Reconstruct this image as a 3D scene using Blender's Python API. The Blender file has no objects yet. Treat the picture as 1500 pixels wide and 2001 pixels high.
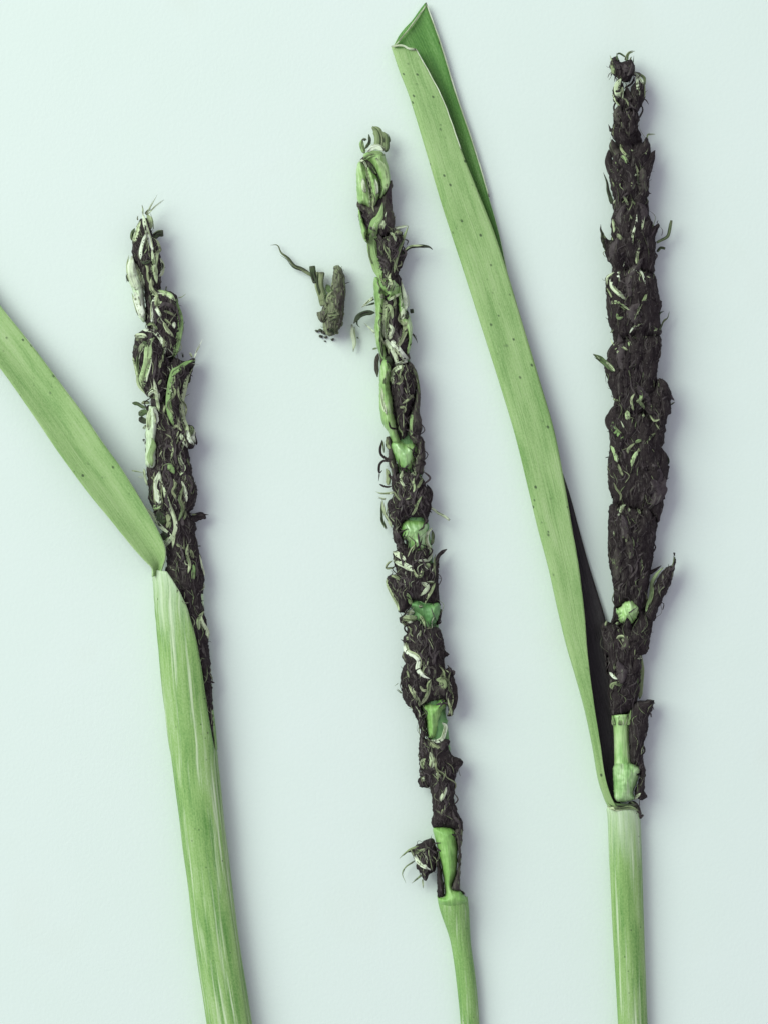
import bpy, math, random
import numpy as np
from mathutils import Vector, noise

random.seed(7)
S = 1e-4            # one photo unit = 0.1 mm
CX, CY = 750.0, 1000.5
DIST = 5200.0       # camera height in the same unit
scene = bpy.context.scene
COL = scene.collection

# ---------------------------------------------------------------- camera
cam_d = bpy.data.cameras.new('camera')
cam = bpy.data.objects.new('camera', cam_d)
COL.objects.link(cam)
cam.location = (0, 0, DIST * S)
cam_d.sensor_fit = 'VERTICAL'
cam_d.sensor_height = 24.0
cam_d.lens = 24.0 * DIST / 2001.0
cam_d.clip_start = 0.01
cam_d.clip_end = 20.0
scene.camera = cam

# ---------------------------------------------------------------- light
world = bpy.data.worlds.new('World')
scene.world = world
world.use_nodes = True
bg = world.node_tree.nodes['Background']
bg.inputs[0].default_value = (0.86, 0.86, 1.0, 1)
bg.inputs[1].default_value = 0.53

def area(name, loc, target, size, power, color):
    d = bpy.data.lights.new(name, 'AREA')
    d.shape = 'RECTANGLE'
    d.size, d.size_y = size
    d.energy = power
    d.color = color
    o = bpy.data.objects.new(name, d)
    COL.objects.link(o)
    o.location = loc
    v = Vector(target) - Vector(loc)
    o.rotation_euler = v.to_track_quat('-Z', 'Y').to_euler()
    return o

area('window_light', (-1.10, 0.72, 1.10), (0, 0, 0), (1.35, 1.35), 33.0, (0.83, 1.0, 0.82))

vs = scene.view_settings
vs.view_transform = 'Standard'
vs.look = 'None'
vs.exposure = 0.0
vs.gamma = 1.0
scene.cycles.use_denoising = True
scene.cycles.max_bounces = 8

# ---------------------------------------------------------------- node helpers
class NT:
    def __init__(self, name):
        self.m = bpy.data.materials.new(name)
        self.m.use_nodes = True
        self.t = self.m.node_tree
        self.p = self.t.nodes['Principled BSDF']
        self.out = self.t.nodes['Material Output']
    def n(self, typ, **kw):
        nd = self.t.nodes.new(typ)
        for k, v in kw.items():
            setattr(nd, k, v)
        return nd
    def link(self, a, b):
        self.t.links.new(a, b)
    def uv(self, scale, rnd=False):
        c = self.n('ShaderNodeTexCoord')
        mp = self.n('ShaderNodeMapping')
        mp.inputs['Scale'].default_value = scale
        self.link(c.outputs['UV'], mp.inputs['Vector'])
        if rnd:
            oi = self.n('ShaderNodeObjectInfo')
            cb = self.n('ShaderNodeCombineXYZ')
            mu = self.n('ShaderNodeMath', operation='MULTIPLY')
            mu.inputs[1].default_value = 37.0
            self.link(oi.outputs['Random'], mu.inputs[0])
            for i in range(3):
                self.link(mu.outputs[0], cb.inputs[i])
            self.link(cb.outputs[0], mp.inputs['Location'])
        return mp.outputs[0]
    def noise(self, vec, scale=1.0, detail=3.0, rough=0.55, dist=0.0):
        nz = self.n('ShaderNodeTexNoise')
        nz.inputs['Scale'].default_value = scale
        nz.inputs['Detail'].default_value = detail
        nz.inputs['Roughness'].default_value = rough
        nz.inputs['Distortion'].default_value = dist
        self.link(vec, nz.inputs['Vector'])
        return nz.outputs['Fac']
    def voronoi(self, vec, scale):
        v = self.n('ShaderNodeTexVoronoi')
        v.inputs['Scale'].default_value = scale
        self.link(vec, v.inputs['Vector'])
        return v.outputs['Distance'], v.outputs['Color']
    def ramp(self, fac, stops):
        r = self.n('ShaderNodeValToRGB')
        el = r.color_ramp.elements
        while len(el) < len(stops):
            el.new(0.5)
        for e, (p, c) in zip(el, stops):
            e.position = p
            e.color = (c if len(c) == 4 else (*c, 1)) if isinstance(c, tuple) else (c, c, c, 1)
        self.link(fac, r.inputs['Fac'])
        return r.outputs['Color']
    def mix(self, fac, a, b, mode='MIX'):
        m = self.n('ShaderNodeMix', data_type='RGBA', blend_type=mode)
        for s, v in ((m.inputs[0], fac), (m.inputs[6], a), (m.inputs[7], b)):
            if hasattr(v, 'links'):
                self.link(v, s)
            elif isinstance(v, tuple):
                s.default_value = (*v[:3], 1)
            else:
                s.default_value = v
        return m.outputs[2]
    def math(self, op, a, b=0.0):
        m = self.n('ShaderNodeMath', operation=op)
        for s, v in ((m.inputs[0], a), (m.inputs[1], b)):
            if hasattr(v, 'links'):
                self.link(v, s)
            else:
                s.default_value = v
        return m.outputs[0]
    def bump(self, h, strength, dist):
        b = self.n('ShaderNodeBump')
        b.inputs['Strength'].default_value = strength
        b.inputs['Distance'].default_value = dist * S
        self.link(h, b.inputs['Height'])
        self.link(b.outputs[0], self.p.inputs['Normal'])
    def done(self, col, rough=0.6, spec=0.4, **kw):
        if hasattr(col, 'links'):
            self.link(col, self.p.inputs['Base Color'])
        else:
            self.p.inputs['Base Color'].default_value = (*col, 1)
        if hasattr(rough, 'links'):
            self.link(rough, self.p.inputs['Roughness'])
        else:
            self.p.inputs['Roughness'].default_value = rough
        self.p.inputs['Specular IOR Level'].default_value = spec
        for k, v in kw.items():
            self.p.inputs[k.replace('_', ' ')].default_value = v
        return self.m

def lin(r, g, b):
    f = lambda c: (c / 255 / 12.92) if c <= 10 else ((c / 255 + 0.055) / 1.055) ** 2.4
    return (f(r), f(g), f(b))

# UV unit everywhere: 1 = 100 photo units (1 cm); u runs along the thing
def m_paper():
    t = NT('paper')
    v = t.uv((1, 1, 1))
    blot = t.noise(v, 0.22, 4, 0.6)
    fine = t.noise(v, 14, 4, 0.7)
    col = t.ramp(blot, [(0.30, (0.750, 0.805, 0.785)), (0.70, (0.772, 0.815, 0.810))])
    st = t.ramp(t.noise(v, 0.45, 2, 0.5, 0.6), [(0.62, 0.0), (0.80, 0.30)])
    col = t.mix(st, col, (0.72, 0.745, 0.70))
    t.bump(fine, 0.18, 3)
    return t.done(col, 0.75, 0.2)

def m_leaf(name, light, dark, pale, vein=1.0, stain=None, gloss=0.45, dash=0.62, specks=0.05, dsc=(1.6, 22, 1), bleach=None, vsc=(0.5, 34, 1), vein2=0.3):
    t = NT(name)
    long_ = t.math('ADD', t.math('MULTIPLY', t.noise(t.uv(vsc), 1.0, 3, 0.6), 1 - vein2), t.math('MULTIPLY', t.noise(t.uv((0.12, 7, 1)), 1.0, 2, 0.5), vein2))
    patch = t.noise(t.uv((0.55, 3.2, 1)), 1.0, 4, 0.6)
    grain = t.noise(t.uv((0.6, 1, 1)), 34, 3, 0.7)
    f = t.math('ADD', t.math('MULTIPLY', long_, 0.45 * vein), t.math('ADD', t.math('MULTIPLY', patch, 0.70), t.math('MULTIPLY', grain, 0.42)))
    f = t.math('DIVIDE', f, 0.45 * vein + 1.12)
    lt2 = tuple(a * 0.55 + b * 0.45 for a, b in zip(light, pale))
    col = t.ramp(f, [(0.40, dark), (0.52, light), (0.64, lt2)])
    d = t.noise(t.uv(dsc), 1.0, 4, 0.6)
    col = t.mix(t.ramp(d, [(dash, 0.0), (dash + 0.13, 0.85)]), col, pale)
    if bleach:
        c0 = t.n('ShaderNodeTexCoord')
        s0 = t.n('ShaderNodeSeparateXYZ')
        t.link(c0.outputs['UV'], s0.inputs[0])
        bn = t.noise(t.uv((0.5, 12, 1)), 1.0, 4, 0.65)
        b0 = t.math('ADD', s0.outputs[0], t.math('MULTIPLY', t.math('SUBTRACT', bn, 0.5), 3.4))
        mb = t.n('ShaderNodeMapRange')
        mb.inputs[1].default_value, mb.inputs[2].default_value = bleach
        mb.inputs[3].default_value, mb.inputs[4].default_value = 0.85, 0.0
        t.link(b0, mb.inputs[0])
        col = t.mix(mb.outputs[0], col, lin(226, 238, 214))
    vd, vc = t.voronoi(t.uv((0.8, 1, 1)), 6.0)
    g = t.noise(t.uv((1, 1, 1)), 2.2, 2)
    sp = t.math('MULTIPLY', t.ramp(vd, [(specks, 1.0), (specks + 0.09, 0.0)]), t.ramp(g, [(0.46, 0.0), (0.58, 0.85)]))
    col = t.mix(sp, col, lin(58, 78, 48))
    if stain:
        c = t.n('ShaderNodeTexCoord')
        sx = t.n('ShaderNodeSeparateXYZ')
        t.link(c.outputs['UV'], sx.inputs[0])
        nz = t.noise(t.uv((0.8, 6, 1)), 1.0, 4, 0.7)
        a = t.math('ADD', sx.outputs[0], t.math('MULTIPLY', t.math('SUBTRACT', nz, 0.5), 2.2))
        mr = t.n('ShaderNodeMapRange')
        mr.inputs[1].default_value, mr.inputs[2].default_value = stain
        t.link(a, mr.inputs[0])
        sm = t.ramp(t.noise(t.uv((3, 24, 1)), 1.0, 4, 0.7), [(0.35, lin(42, 36, 39)), (0.75, lin(66, 59, 61))])
        col = t.mix(mr.outputs[0], col, sm)
    t.bump(t.math('ADD', long_, t.math('MULTIPLY', grain, 0.3)), 0.45, 5)
    m = t.done(col, gloss, 0.45)
    tr = t.n('ShaderNodeBsdfTranslucent')
    t.link(col, tr.inputs['Color'])
    mx = t.n('ShaderNodeMixShader')
    mx.inputs[0].default_value = 0.15
    t.link(t.p.outputs[0], mx.inputs[1])
    t.link(tr.outputs[0], mx.inputs[2])
    t.link(mx.outputs[0], t.out.inputs['Surface'])
    return m

def m_smut(name, a, b, fib):
    t = NT(name)
    n1 = t.noise(t.uv((4, 9, 1), True), 1.0, 5, 0.7)
    n2 = t.noise(t.uv((1, 1, 1), True), 60, 3, 0.7)
    col = t.ramp(n1, [(0.35, a), (0.70, b)])
    st = t.noise(t.uv((5, 26, 1), True), 1.0, 3, 0.6, 0.8)
    col = t.mix(t.ramp(st, [(0.56, 0.0), (0.72, 0.75)]), col, fib)
    col = t.mix(t.ramp(n2, [(0.40, 0.0), (0.75, 0.35)]), col, lin(96, 88, 90))
    t.bump(t.math('ADD', n1, t.math('MULTIPLY', n2, 0.6)), 0.9, 6)
    return t.done(col, 0.92, 0.10)

def m_chaff(name, stops, rough=0.55, streak=0.5):
    """dry strips of husk: colour varies strip by strip and along each strip"""
    t = NT(name)
    oi = t.n('ShaderNodeObjectInfo')
    along = t.noise(t.uv((2.2, 3, 1), True), 1.0, 2, 0.5)
    f = t.math('ADD', t.math('MULTIPLY', oi.outputs['Random'], 0.45), t.math('MULTIPLY', along, 0.75))
    col = t.ramp(f, stops)
    s2 = t.noise(t.uv((2, 40, 1), True), 1.0, 3, 0.6)
    col = t.mix(t.ramp(s2, [(0.35, streak), (0.6, 0.0)]), col, stops[0][1])
    dirt = t.noise(t.uv((3, 24, 1), True), 1.0, 4, 0.7)
    at = t.n('ShaderNodeAttribute', attribute_name='span')
    e = t.math('ADD', t.math('MULTIPLY', at.outputs['Fac'], 0.035), t.math('MULTIPLY', t.math('SUBTRACT', 0.62, dirt), 1.9))
    col = t.mix(t.ramp(e, [(0.05, 0.95), (0.46, 0.0)]), col, lin(80, 72, 70))
    t.bump(t.math('ADD', s2, dirt), 0.6, 4)
    return t.done(col, rough, 0.35)

def m_fresh(name, c1, c2, c3, rough, dirt=0.0):
    t = NT(name)
    n1 = t.noise(t.uv((2.5, 6, 1), True), 1.0, 4, 0.6)
    n2 = t.noise(t.uv((3, 34, 1), True), 1.0, 3, 0.6)
    col = t.ramp(t.math('ADD', t.math('MULTIPLY', n1, 0.6), t.math('MULTIPLY', n2, 0.4)), [(0.36, c1), (0.52, c2), (0.72, c3)])
    if dirt:
        d = t.noise(t.uv((4, 10, 1), True), 1.0, 5, 0.75)
        col = t.mix(t.ramp(d, [(0.66 - dirt * 0.2, 0.0), (0.74 - dirt * 0.1, 0.85)]), col, lin(72, 66, 66))
    t.bump(t.math('ADD', n2, n1), 0.35, 5)
    return t.done(col, rough, 0.5)

M = {}
M['paper'] = m_paper()
M['leaf'] = m_leaf('leaf_outer', lin(164, 194, 128), lin(128, 166, 96), lin(204, 218, 172), dash=0.66, specks=0.11)
M['leaf_in'] = m_leaf('leaf_inner', lin(98, 148, 68), lin(66, 118, 48), lin(170, 200, 140), dash=0.68)
M['leaf_stain'] = m_leaf('leaf_inner_sooty', lin(98, 148, 68), lin(66, 118, 48), lin(170, 200, 140), dash=0.70, stain=(7.2, 9.2))
M['rim'] = m_fresh('leaf_margin', lin(150, 186, 120), lin(186, 210, 156), lin(226, 236, 206), 0.5)
M['sheath'] = m_leaf('sheath', lin(156, 190, 116), lin(100, 148, 72), lin(226, 236, 204), vein=1.9, gloss=0.38, bleach=(-0.5, 1.3), vsc=(0.22, 15, 1), vein2=0.5, dash=0.53, specks=0.03, dsc=(0.30, 10, 1))  # pale streaks also paint the sheen along the ribs into the colour
M['sheath_in'] = m_smut('sheath_inner', lin(48, 42, 45), lin(70, 64, 62), lin(112, 124, 90))
M['culm'] = m_leaf('culm', lin(150, 188, 112), lin(106, 152, 78), lin(216, 228, 194), vein=1.2, gloss=0.34, dash=0.55, specks=0.01, dsc=(0.5, 9, 1))
M['black'] = m_smut('smut', lin(44, 36, 39), lin(62, 53, 55), lin(122, 116, 112))
M['grey'] = m_smut('smut_dusty', lin(72, 62, 66), lin(102, 92, 95), lin(146, 142, 134))
M['brown'] = m_smut('smut_husk', lin(66, 58, 58), lin(104, 96, 92), lin(150, 166, 124))
M['ivory'] = m_chaff('husk_ivory', [(0.25, lin(172, 186, 142)), (0.55, lin(216, 224, 196)), (0.85, lin(242, 245, 230))], 0.45, 0.4)
M['pale'] = m_chaff('husk_pale', [(0.25, lin(146, 162, 116)), (0.55, lin(196, 206, 166)), (0.85, lin(232, 236, 212))], 0.5, 0.5)
M['tan'] = m_chaff('husk_straw', [(0.25, lin(116, 120, 92)), (0.55, lin(162, 170, 130)), (0.85, lin(196, 204, 164))], 0.6, 0.5)
M['olive'] = m_chaff('husk_olive', [(0.25, lin(96, 108, 76)), (0.55, lin(134, 148, 106)), (0.85, lin(166, 180, 134))], 0.65, 0.6)
M['green'] = m_chaff('husk_green', [(0.25, lin(118, 148, 90)), (0.55, lin(156, 182, 122)), (0.85, lin(196, 214, 164))], 0.45, 0.5)
M['dgreen'] = m_chaff('husk_dark', [(0.25, lin(44, 48, 38)), (0.55, lin(64, 76, 50)), (0.85, lin(96, 118, 72))], 0.6, 0.6)
M['bract'] = m_fresh('bract', lin(112, 148, 82), lin(152, 184, 114), lin(214, 226, 190), 0.42, 0.25)
M['fresh'] = m_fresh('rachis_wet', lin(110, 160, 78), lin(146, 188, 108), lin(210, 228, 182), 0.40)
M['rachis'] = m_fresh('rachis_green', lin(114, 164, 80), lin(140, 184, 102), lin(174, 206, 138), 0.42, 0.05)
M['rachis_dull'] = m_fresh('rachis_dull', lin(84, 130, 76), lin(108, 152, 94), lin(136, 172, 114), 0.5, 0.15)
M['palestem'] = m_fresh('rachis_pale', lin(134, 182, 98), lin(178, 210, 142), lin(222, 234, 200), 0.32)
M['nodestem'] = m_fresh('node_mottled', lin(112, 160, 88), lin(164, 198, 136), lin(212, 228, 192), 0.4, 0.12)
M['bractwhite'] = m_fresh('bract_ivory', lin(170, 190, 148), lin(214, 226, 196), lin(238, 243, 228), 0.5, 0.3)
M['fragment'] = m_chaff('dry_floret', [(0.25, lin(104, 110, 84)), (0.55, lin(140, 148, 112)), (0.85, lin(168, 176, 136))], 0.75, 0.5)

for k_ in ('fresh', 'palestem'):
    M[k_].node_tree.nodes['Principled BSDF'].inputs['Coat Weight'].default_value = 0.8
    M[k_].node_tree.nodes['Principled BSDF'].inputs['Coat Roughness'].default_value = 0.40
    M[k_].node_tree.nodes['Principled BSDF'].inputs['Coat IOR'].default_value = 2.3 if k_ == 'fresh' else 1.5

# ---------------------------------------------------------------- mesh helpers
WORLD = {}
def unproj(p):
    """photo unit + height above the paper -> metres (undoes the lens' enlargement of high points)"""
    p = np.asarray(p, float)
    k = (DIST - p[:, 2]) / DIST
    return np.stack([(p[:, 0] - CX) * k, (CY - p[:, 1]) * k, p[:, 2]], 1) * S

def mk(name, pts, faces, uvs, mats, parent=None, midx=None, smooth=True, span=None):
    w = unproj(pts)
    c = w.mean(0)
    me = bpy.data.meshes.new(name)
    me.from_pydata((w - c).tolist(), [], faces)
    ul = me.uv_layers.new(name='UVMap')
    idx = np.empty(len(me.loops), dtype=np.int32)
    me.loops.foreach_get('vertex_index', idx)
    ul.data.foreach_set('uv', np.asarray(uvs, np.float32)[idx].ravel())
    if span is not None:
        me.attributes.new('span', 'FLOAT', 'POINT').data.foreach_set('value', np.asarray(span, np.float32))
    for m in (mats if isinstance(mats, (list, tuple)) else [mats]):
        me.materials.append(M[m])
    if midx is not None:
        me.polygons.foreach_set('material_index', np.asarray(midx, np.int32))
    me.polygons.foreach_set('use_smooth', [smooth] * len(me.polygons))
    me.update()
    o = bpy.data.objects.new(name, me)
    COL.objects.link(o)
    base = np.zeros(3)
    if parent is not None:
        o.parent = parent
        base = WORLD[parent.name]
    o.location = (c - base).tolist()
    WORLD[o.name] = c
    return o

def thing(name, at, label, cat, group=None):
    o = bpy.data.objects.new(name, None)
    o.empty_display_size = 0.005
    COL.objects.link(o)
    w = unproj([(at[0], at[1], 0)])[0]
    o.location = w.tolist()
    WORLD[o.name] = w
    o['label'] = label
    o['category'] = cat
    if group:
        o['group'] = group
    return o

def catmull(pts, step, closed=False):
    p = np.asarray(pts, float)
    n = len(p)
    if n == 2 and not closed:
        k = max(2, int(np.linalg.norm(p[1] - p[0]) / step) + 1)
        t = np.linspace(0, 1, k)[:, None]
        return p[0] * (1 - t) + p[1] * t
    out = []
    rng = range(n) if closed else range(n - 1)
    for i in rng:
        if closed:
            a, b, c, d = p[(i - 1) % n], p[i], p[(i + 1) % n], p[(i + 2) % n]
        else:
            b, c = p[i], p[i + 1]
            a = p[i - 1] if i > 0 else 2 * b - c
            d = p[i + 2] if i + 2 < n else 2 * c - b
        k = max(1, int(math.ceil(np.linalg.norm((c - b)[:2]) / step)))
        for j in range(k):
            t = j / k
            out.append(0.5 * (2 * b + (c - a) * t + (2 * a - 5 * b + 4 * c - d) * t * t + (3 * b - a - 3 * c + d) * t ** 3))
    if not closed:
        out.append(p[-1])
    return np.array(out)

# photo detail frames used while measuring: origin and enlargement
Z = {'A1': (200, 350, 5), 'A2': (200, 700, 5), 'A3': (200, 1050, 4.447), 'B1': (640, 230, 5.715), 'B2': (660, 540, 5.715),
     'B3': (680, 850, 5.715), 'B4': (700, 1170, 5.715), 'B5': (740, 1490, 3.915), 'C1': (1130, 80, 6.25), 'C2': (1130, 380, 6.25),
     'C3': (1130, 680, 6.25), 'C4': (1100, 960, 5.556), 'C5': (1090, 1280, 5.556), 'F': (500, 450, 6.818), 'P': (0, 0, 1)}
def zp(s):
    """'A1 10 20 30 40 A2 5 6' -> list of photo points"""
    out, key, buf = [], 'P', []
    for tok in s.split():
        if tok in Z:
            key = tok
        else:
            buf.append(float(tok))
            if len(buf) == 2:
                ox, oy, k = Z[key]
                out.append((ox + buf[0] / k, oy + buf[1] / k))
                buf = []
    return out
def zscale(s):
    return Z[s.split()[0]][2] if s.split()[0] in Z else 1

# height of whatever lies on the paper, on a 2-unit lattice
HX, HY, HO = 900, 1100, 60
HF = np.full((HY, HX), -1.0)
def hsample(x, y):
    i = int(round(x / 2)) + HO
    j = int(round(y / 2)) + HO
    if 0 <= i < HX and 0 <= j < HY:
        return HF[j, i]
    return -1.0

def nz(x, y, z=0.0):
    return noise.noise(Vector((x, y, z)))

PADS = {}
def pad(name, trace, t, zb, mat, parent, rough=1.0, rfac=1.0, edge=1.0, axis=(0.1, 1.0), step=2):
    """a swollen body with the traced outline: thickness t, its underside zb above the paper"""
    poly = catmull(zp(trace) if isinstance(trace, str) else trace, 3.0, True)
    sd = random.random() * 100
    if parent is not None and parent.name.startswith(('grass_ear', 'spikelet')):
        zb = zb + 6
    if edge > 0:
        d = np.roll(poly, -1, 0) - np.roll(poly, 1, 0)
        nrm = np.stack([d[:, 1], -d[:, 0]], 1) / (np.linalg.norm(d, axis=1)[:, None] + 1e-6)
        k = np.array([nz(p[0] * 0.13, p[1] * 0.13, sd) * 2.4 + nz(p[0] * 0.4, p[1] * 0.4, sd) * 1.6 for p in poly]) * edge
        poly = poly + nrm * k[:, None]
    x0, y0 = np.floor(poly.min(0) / step).astype(int) - 1
    x1, y1 = np.ceil(poly.max(0) / step).astype(int) + 1
    gx, gy = np.meshgrid(np.arange(x0, x1 + 1) * step, np.arange(y0, y1 + 1) * step)
    q = np.stack([gx.ravel(), gy.ravel()], 1).astype(float)
    a, b = poly, np.roll(poly, -1, 0)
    ab = b - a
    L2 = (ab ** 2).sum(1) + 1e-9
    tt = np.clip(((q[:, None, :] - a[None]) * ab[None]).sum(2) / L2[None], 0, 1)
    cp = a[None] + tt[..., None] * ab[None]
    dd = ((q[:, None, :] - cp) ** 2).sum(2)
    bi = dd.argmin(1)
    near = cp[np.arange(len(q)), bi]
    dist = np.sqrt(dd[np.arange(len(q)), bi])
    cond = (a[None, :, 1] > q[:, None, 1]) != (b[None, :, 1] > q[:, None, 1])
    xi = a[None, :, 0] + (q[:, None, 1] - a[None, :, 1]) * ab[None, :, 0] / np.where(np.abs(ab[None, :, 1]) < 1e-9, 1e-9, ab[None, :, 1])
    ins = ((cond & (q[:, None, 0] < xi)).sum(1) % 2) == 1
    pos = np.where(ins[:, None], q, near)
    dist = np.where(ins, dist, 0)
    R = max(dist.max() * rfac, 2.0)
    f = np.sqrt(np.clip(1 - (1 - np.clip(dist / R, 0, 1)) ** 2, 0, 1))
    H, W = gx.shape
    I = ins.reshape(H, W)
    cell = I[:-1, :-1] | I[1:, :-1] | I[:-1, 1:] | I[1:, 1:]
    ax = np.array(axis) / np.hypot(*axis)
    half = t / 2
    top, bot, pts, uvs = {}, {}, [], []
    faces = []
    def vid(k, up):
        bd = not ins[k]
        dct = top if (up or bd) else bot
        if k in dct:
            return dct[k]
        x, y = pos[k]
        if bd:
            z = zb + half * 0.8
        elif up:
            s, c = (x * ax[0] + y * ax[1]), (x * ax[1] - y * ax[0])
            r = (0.5 - abs(nz(s * 0.035, c * 0.12, sd))) * 5.0 + nz(x * 0.11, y * 0.11, sd + 5) * 2.6 + nz(x * 0.3, y * 0.3, sd + 9) * 1.5
            z = zb + half * 0.8 + half * 1.2 * f[k] + r * rough * min(1.0, dist[k] / 5.0)
            j, i = int(round(y / 2)) + HO, int(round(x / 2)) + HO
            if 0 <= i < HX and 0 <= j < HY:
                HF[j, i] = max(HF[j, i], z)
        else:
            z = zb + half * 0.8 - half * 0.8 * f[k]
        dct[k] = len(pts)
        pts.append((x, y, z))
        uvs.append(((x * ax[0] + y * ax[1]) / 100, (x * ax[1] - y * ax[0]) / 100))
        return dct[k]
    for j in range(H - 1):
        for i in range(W - 1):
            if not cell[j, i]:
                continue
            ks = (j * W + i, (j + 1) * W + i, (j + 1) * W + i + 1, j * W + i + 1)
            faces.append([vid(k, True) for k in ks])
            if sum(ins[k] for k in ks) > 0:
                fb = [vid(k, False) for k in reversed(ks)]
                faces.append(fb)
    o = mk(name, pts, faces, uvs, mat, parent)
    PADS[o.name] = (poly, zb, t, ax, q[ins])
    return o

def prof(kind, s):
    if kind == 't':
        return max(0.06, (1 - s) ** 0.7) * min(1, 0.6 + s * 4)
    if kind == 'l':
        return max(0.05, math.sin(math.pi * min(1, 0.06 + s * 0.94)) ** 0.75)
    if kind == 'f':
        return 1.0 if 0.02 < s < 0.98 else 0.85
    return max(0.22, min(1.0, s / 0.16, (1 - s) / 0.28) ** 0.65)

def ribbon_geo(path, w, kind, zfree, zoff, arch, pts, faces, uvs, na=5, step=3.0, stamp=True, lift=0.0, wob=0.0, span=None, dome=False):
    c = catmull(path, step)
    n = len(c)
    if n < 3:
        c = catmull(path, step / 3)
        n = len(c)
    L = np.concatenate([[0], np.cumsum(np.linalg.norm(np.diff(c, axis=0), axis=1))])
    sd = random.random() * 50
    if wob:
        c = c + np.array([[nz(l * 0.06, sd) * wob, nz(l * 0.06, sd + 7) * wob] for l in L])
    z = np.empty(n)
    for i in range(n):
        h = hsample(*c[i])
        z[i] = (h if h >= 0 else zfree) + zoff
    k = max(1, int(10 / step))
    zp_ = np.pad(z, k, mode='edge')
    zs = np.array([zp_[i:i + 2 * k + 1].mean() for i in range(n)])
    zs = np.maximum(zs, np.where(z > zfree + zoff, np.minimum(z, zs + 5), 1.0))
    tan = np.gradient(c, axis=0)
    tan /= (np.linalg.norm(tan, axis=1)[:, None] + 1e-9)
    nr = np.stack([-tan[:, 1], tan[:, 0]], 1)
    th = min(3.0, max(0.9, w * 0.14))
    b0 = len(pts)
    off = random.random() * 10
    arch = arch if dome else arch * random.uniform(-0.2, 0.8)
    for i in range(n):
        s = L[i] / max(L[-1], 1e-6)
        ww = w * 0.5 * prof(kind, s) * (1 + 0.13 * nz(L[i] * 0.07, sd, 3))
        zc = zs[i] + lift * s * s
        for up in (1, 0):
            for a in range(na):
                v = -1 + 2 * a / (na - 1)
                x, y = c[i] + nr[i] * ww * v
                zz = zc - arch * ww * v * v + 0.12 * ww * nz(L[i] * 0.05, v * 1.5, sd) + 0.6 * nz(L[i] * 0.03, sd + 20) * ww * v
                h = hsample(x, y)
                if h >= 0 and h - zc < 8 and not (dome and abs(v) > 0.6):
                    zz = max(zz, h + 0.4)
                if not up:
                    zz -= th
                pts.append((x, y, max(zz, 0.3)))
                uvs.append((off + L[i] / 100, off * 3.1 + ww * v / 100))
                if span is not None:
                    span.append(min(L[i], L[-1] - L[i]))
        if stamp:
            for v in (-0.7, 0, 0.7):
                x, y = c[i] + nr[i] * ww * v
                ii, jj = int(round(x / 2)) + HO, int(round(y / 2)) + HO
                if 0 <= ii < HX and 0 <= jj < HY and HF[jj, ii] >= 0:
                    HF[jj, ii] = max(HF[jj, ii], zc - arch * ww * v * v)
    q = 2 * na
    for i in range(n - 1):
        u, d = b0 + i * q, b0 + (i + 1) * q
        for a in range(na - 1):
            faces.append((u + a, u + a + 1, d + a + 1, d + a))
            faces.append((u + na + a + 1, u + na + a, d + na + a, d + na + a + 1))
        faces.append((u, d, d + na, u + na))
        faces.append((u + na - 1, u + 2 * na - 1, d + 2 * na - 1, d + na - 1))
    e = b0 + (n - 1) * q
    for a in range(na - 1):
        faces.append((b0 + a + 1, b0 + a, b0 + na + a, b0 + na + a + 1))
        faces.append((e + a, e + a + 1, e + na + a + 1, e + na + a))

def strand(parent, mat, w, trace, kind='b', zfree=34.0, zoff=1.6, arch=0.5, name=None, lift=0.0):
    path = zp(trace)
    w = w / zscale(trace)
    pts, faces, uvs, span, mi = [], [], [], [], []
    w *= 1.42 if str(parent.parent and parent.parent.name) == 'grass_ear' else 1.25
    if len(path) == 2 and kind != 'f' and math.dist(*path) < 16:
        w *= 0.8
        kind = 'l' if w > 4 else 't'
    ribbon_geo(path, w, kind, zfree, zoff, arch, pts, faces, uvs, lift=lift, span=span, wob=0.7)
    mi = [0] * len(faces)
    mats = [mat]
    if w > 2.4 and mat not in ('black', 'grey', 'brown'):
        mats = [mat] + KIN.get(mat, ['tan', 'dgreen'])
        p = catmull(path, 6.0)
        tg = np.gradient(p, axis=0)
        tg /= np.linalg.norm(tg, axis=1)[:, None] + 1e-9
        nr = np.stack([-tg[:, 1], tg[:, 0]], 1)
        for q in range(random.choice((1, 2, 2, 3))):
            f0 = len(faces)
            o_ = random.uniform(-0.62, 0.62) * w
            a = random.randint(0, max(0, len(p) // 2 - 1))
            b = random.randint(max(a + 2, len(p) // 2 + 1), len(p)) if len(p) > 3 else len(p)
            seg = (p + nr * o_)[a:b]
            if len(seg) < 2:
                continue
            ribbon_geo(seg, max(0.9, w * random.uniform(0.12, 0.3)), 't' if random.random() < 0.6 else 'b', zfree, zoff + 1.0, 0.6, pts, faces, uvs, na=3, stamp=False, wob=1.2, lift=random.uniform(0, 3), span=span)
            mi += [random.choice((1, 2, 2)) % len(mats)] * (len(faces) - f0)
    if name is None:
        name = 'glume' if w >= 5.5 else ('husk_strip' if w >= 2.6 else 'bristle')
    return mk(name, pts, faces, uvs, mats, parent, mi, span=span)

KIN = {'ivory': ['pale', 'tan'], 'pale': ['ivory', 'olive'], 'tan': ['olive', 'dgreen'], 'olive': ['tan', 'dgreen'], 'green': ['pale', 'olive'], 'dgreen': ['olive', 'black'], 'fragment': ['tan', 'dgreen']}
def strands(parent, rows):
    for r in rows:
        strand(parent, *r[:3], **(dict(zip(('kind', 'zfree', 'lift'), r[3:]))))

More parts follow.
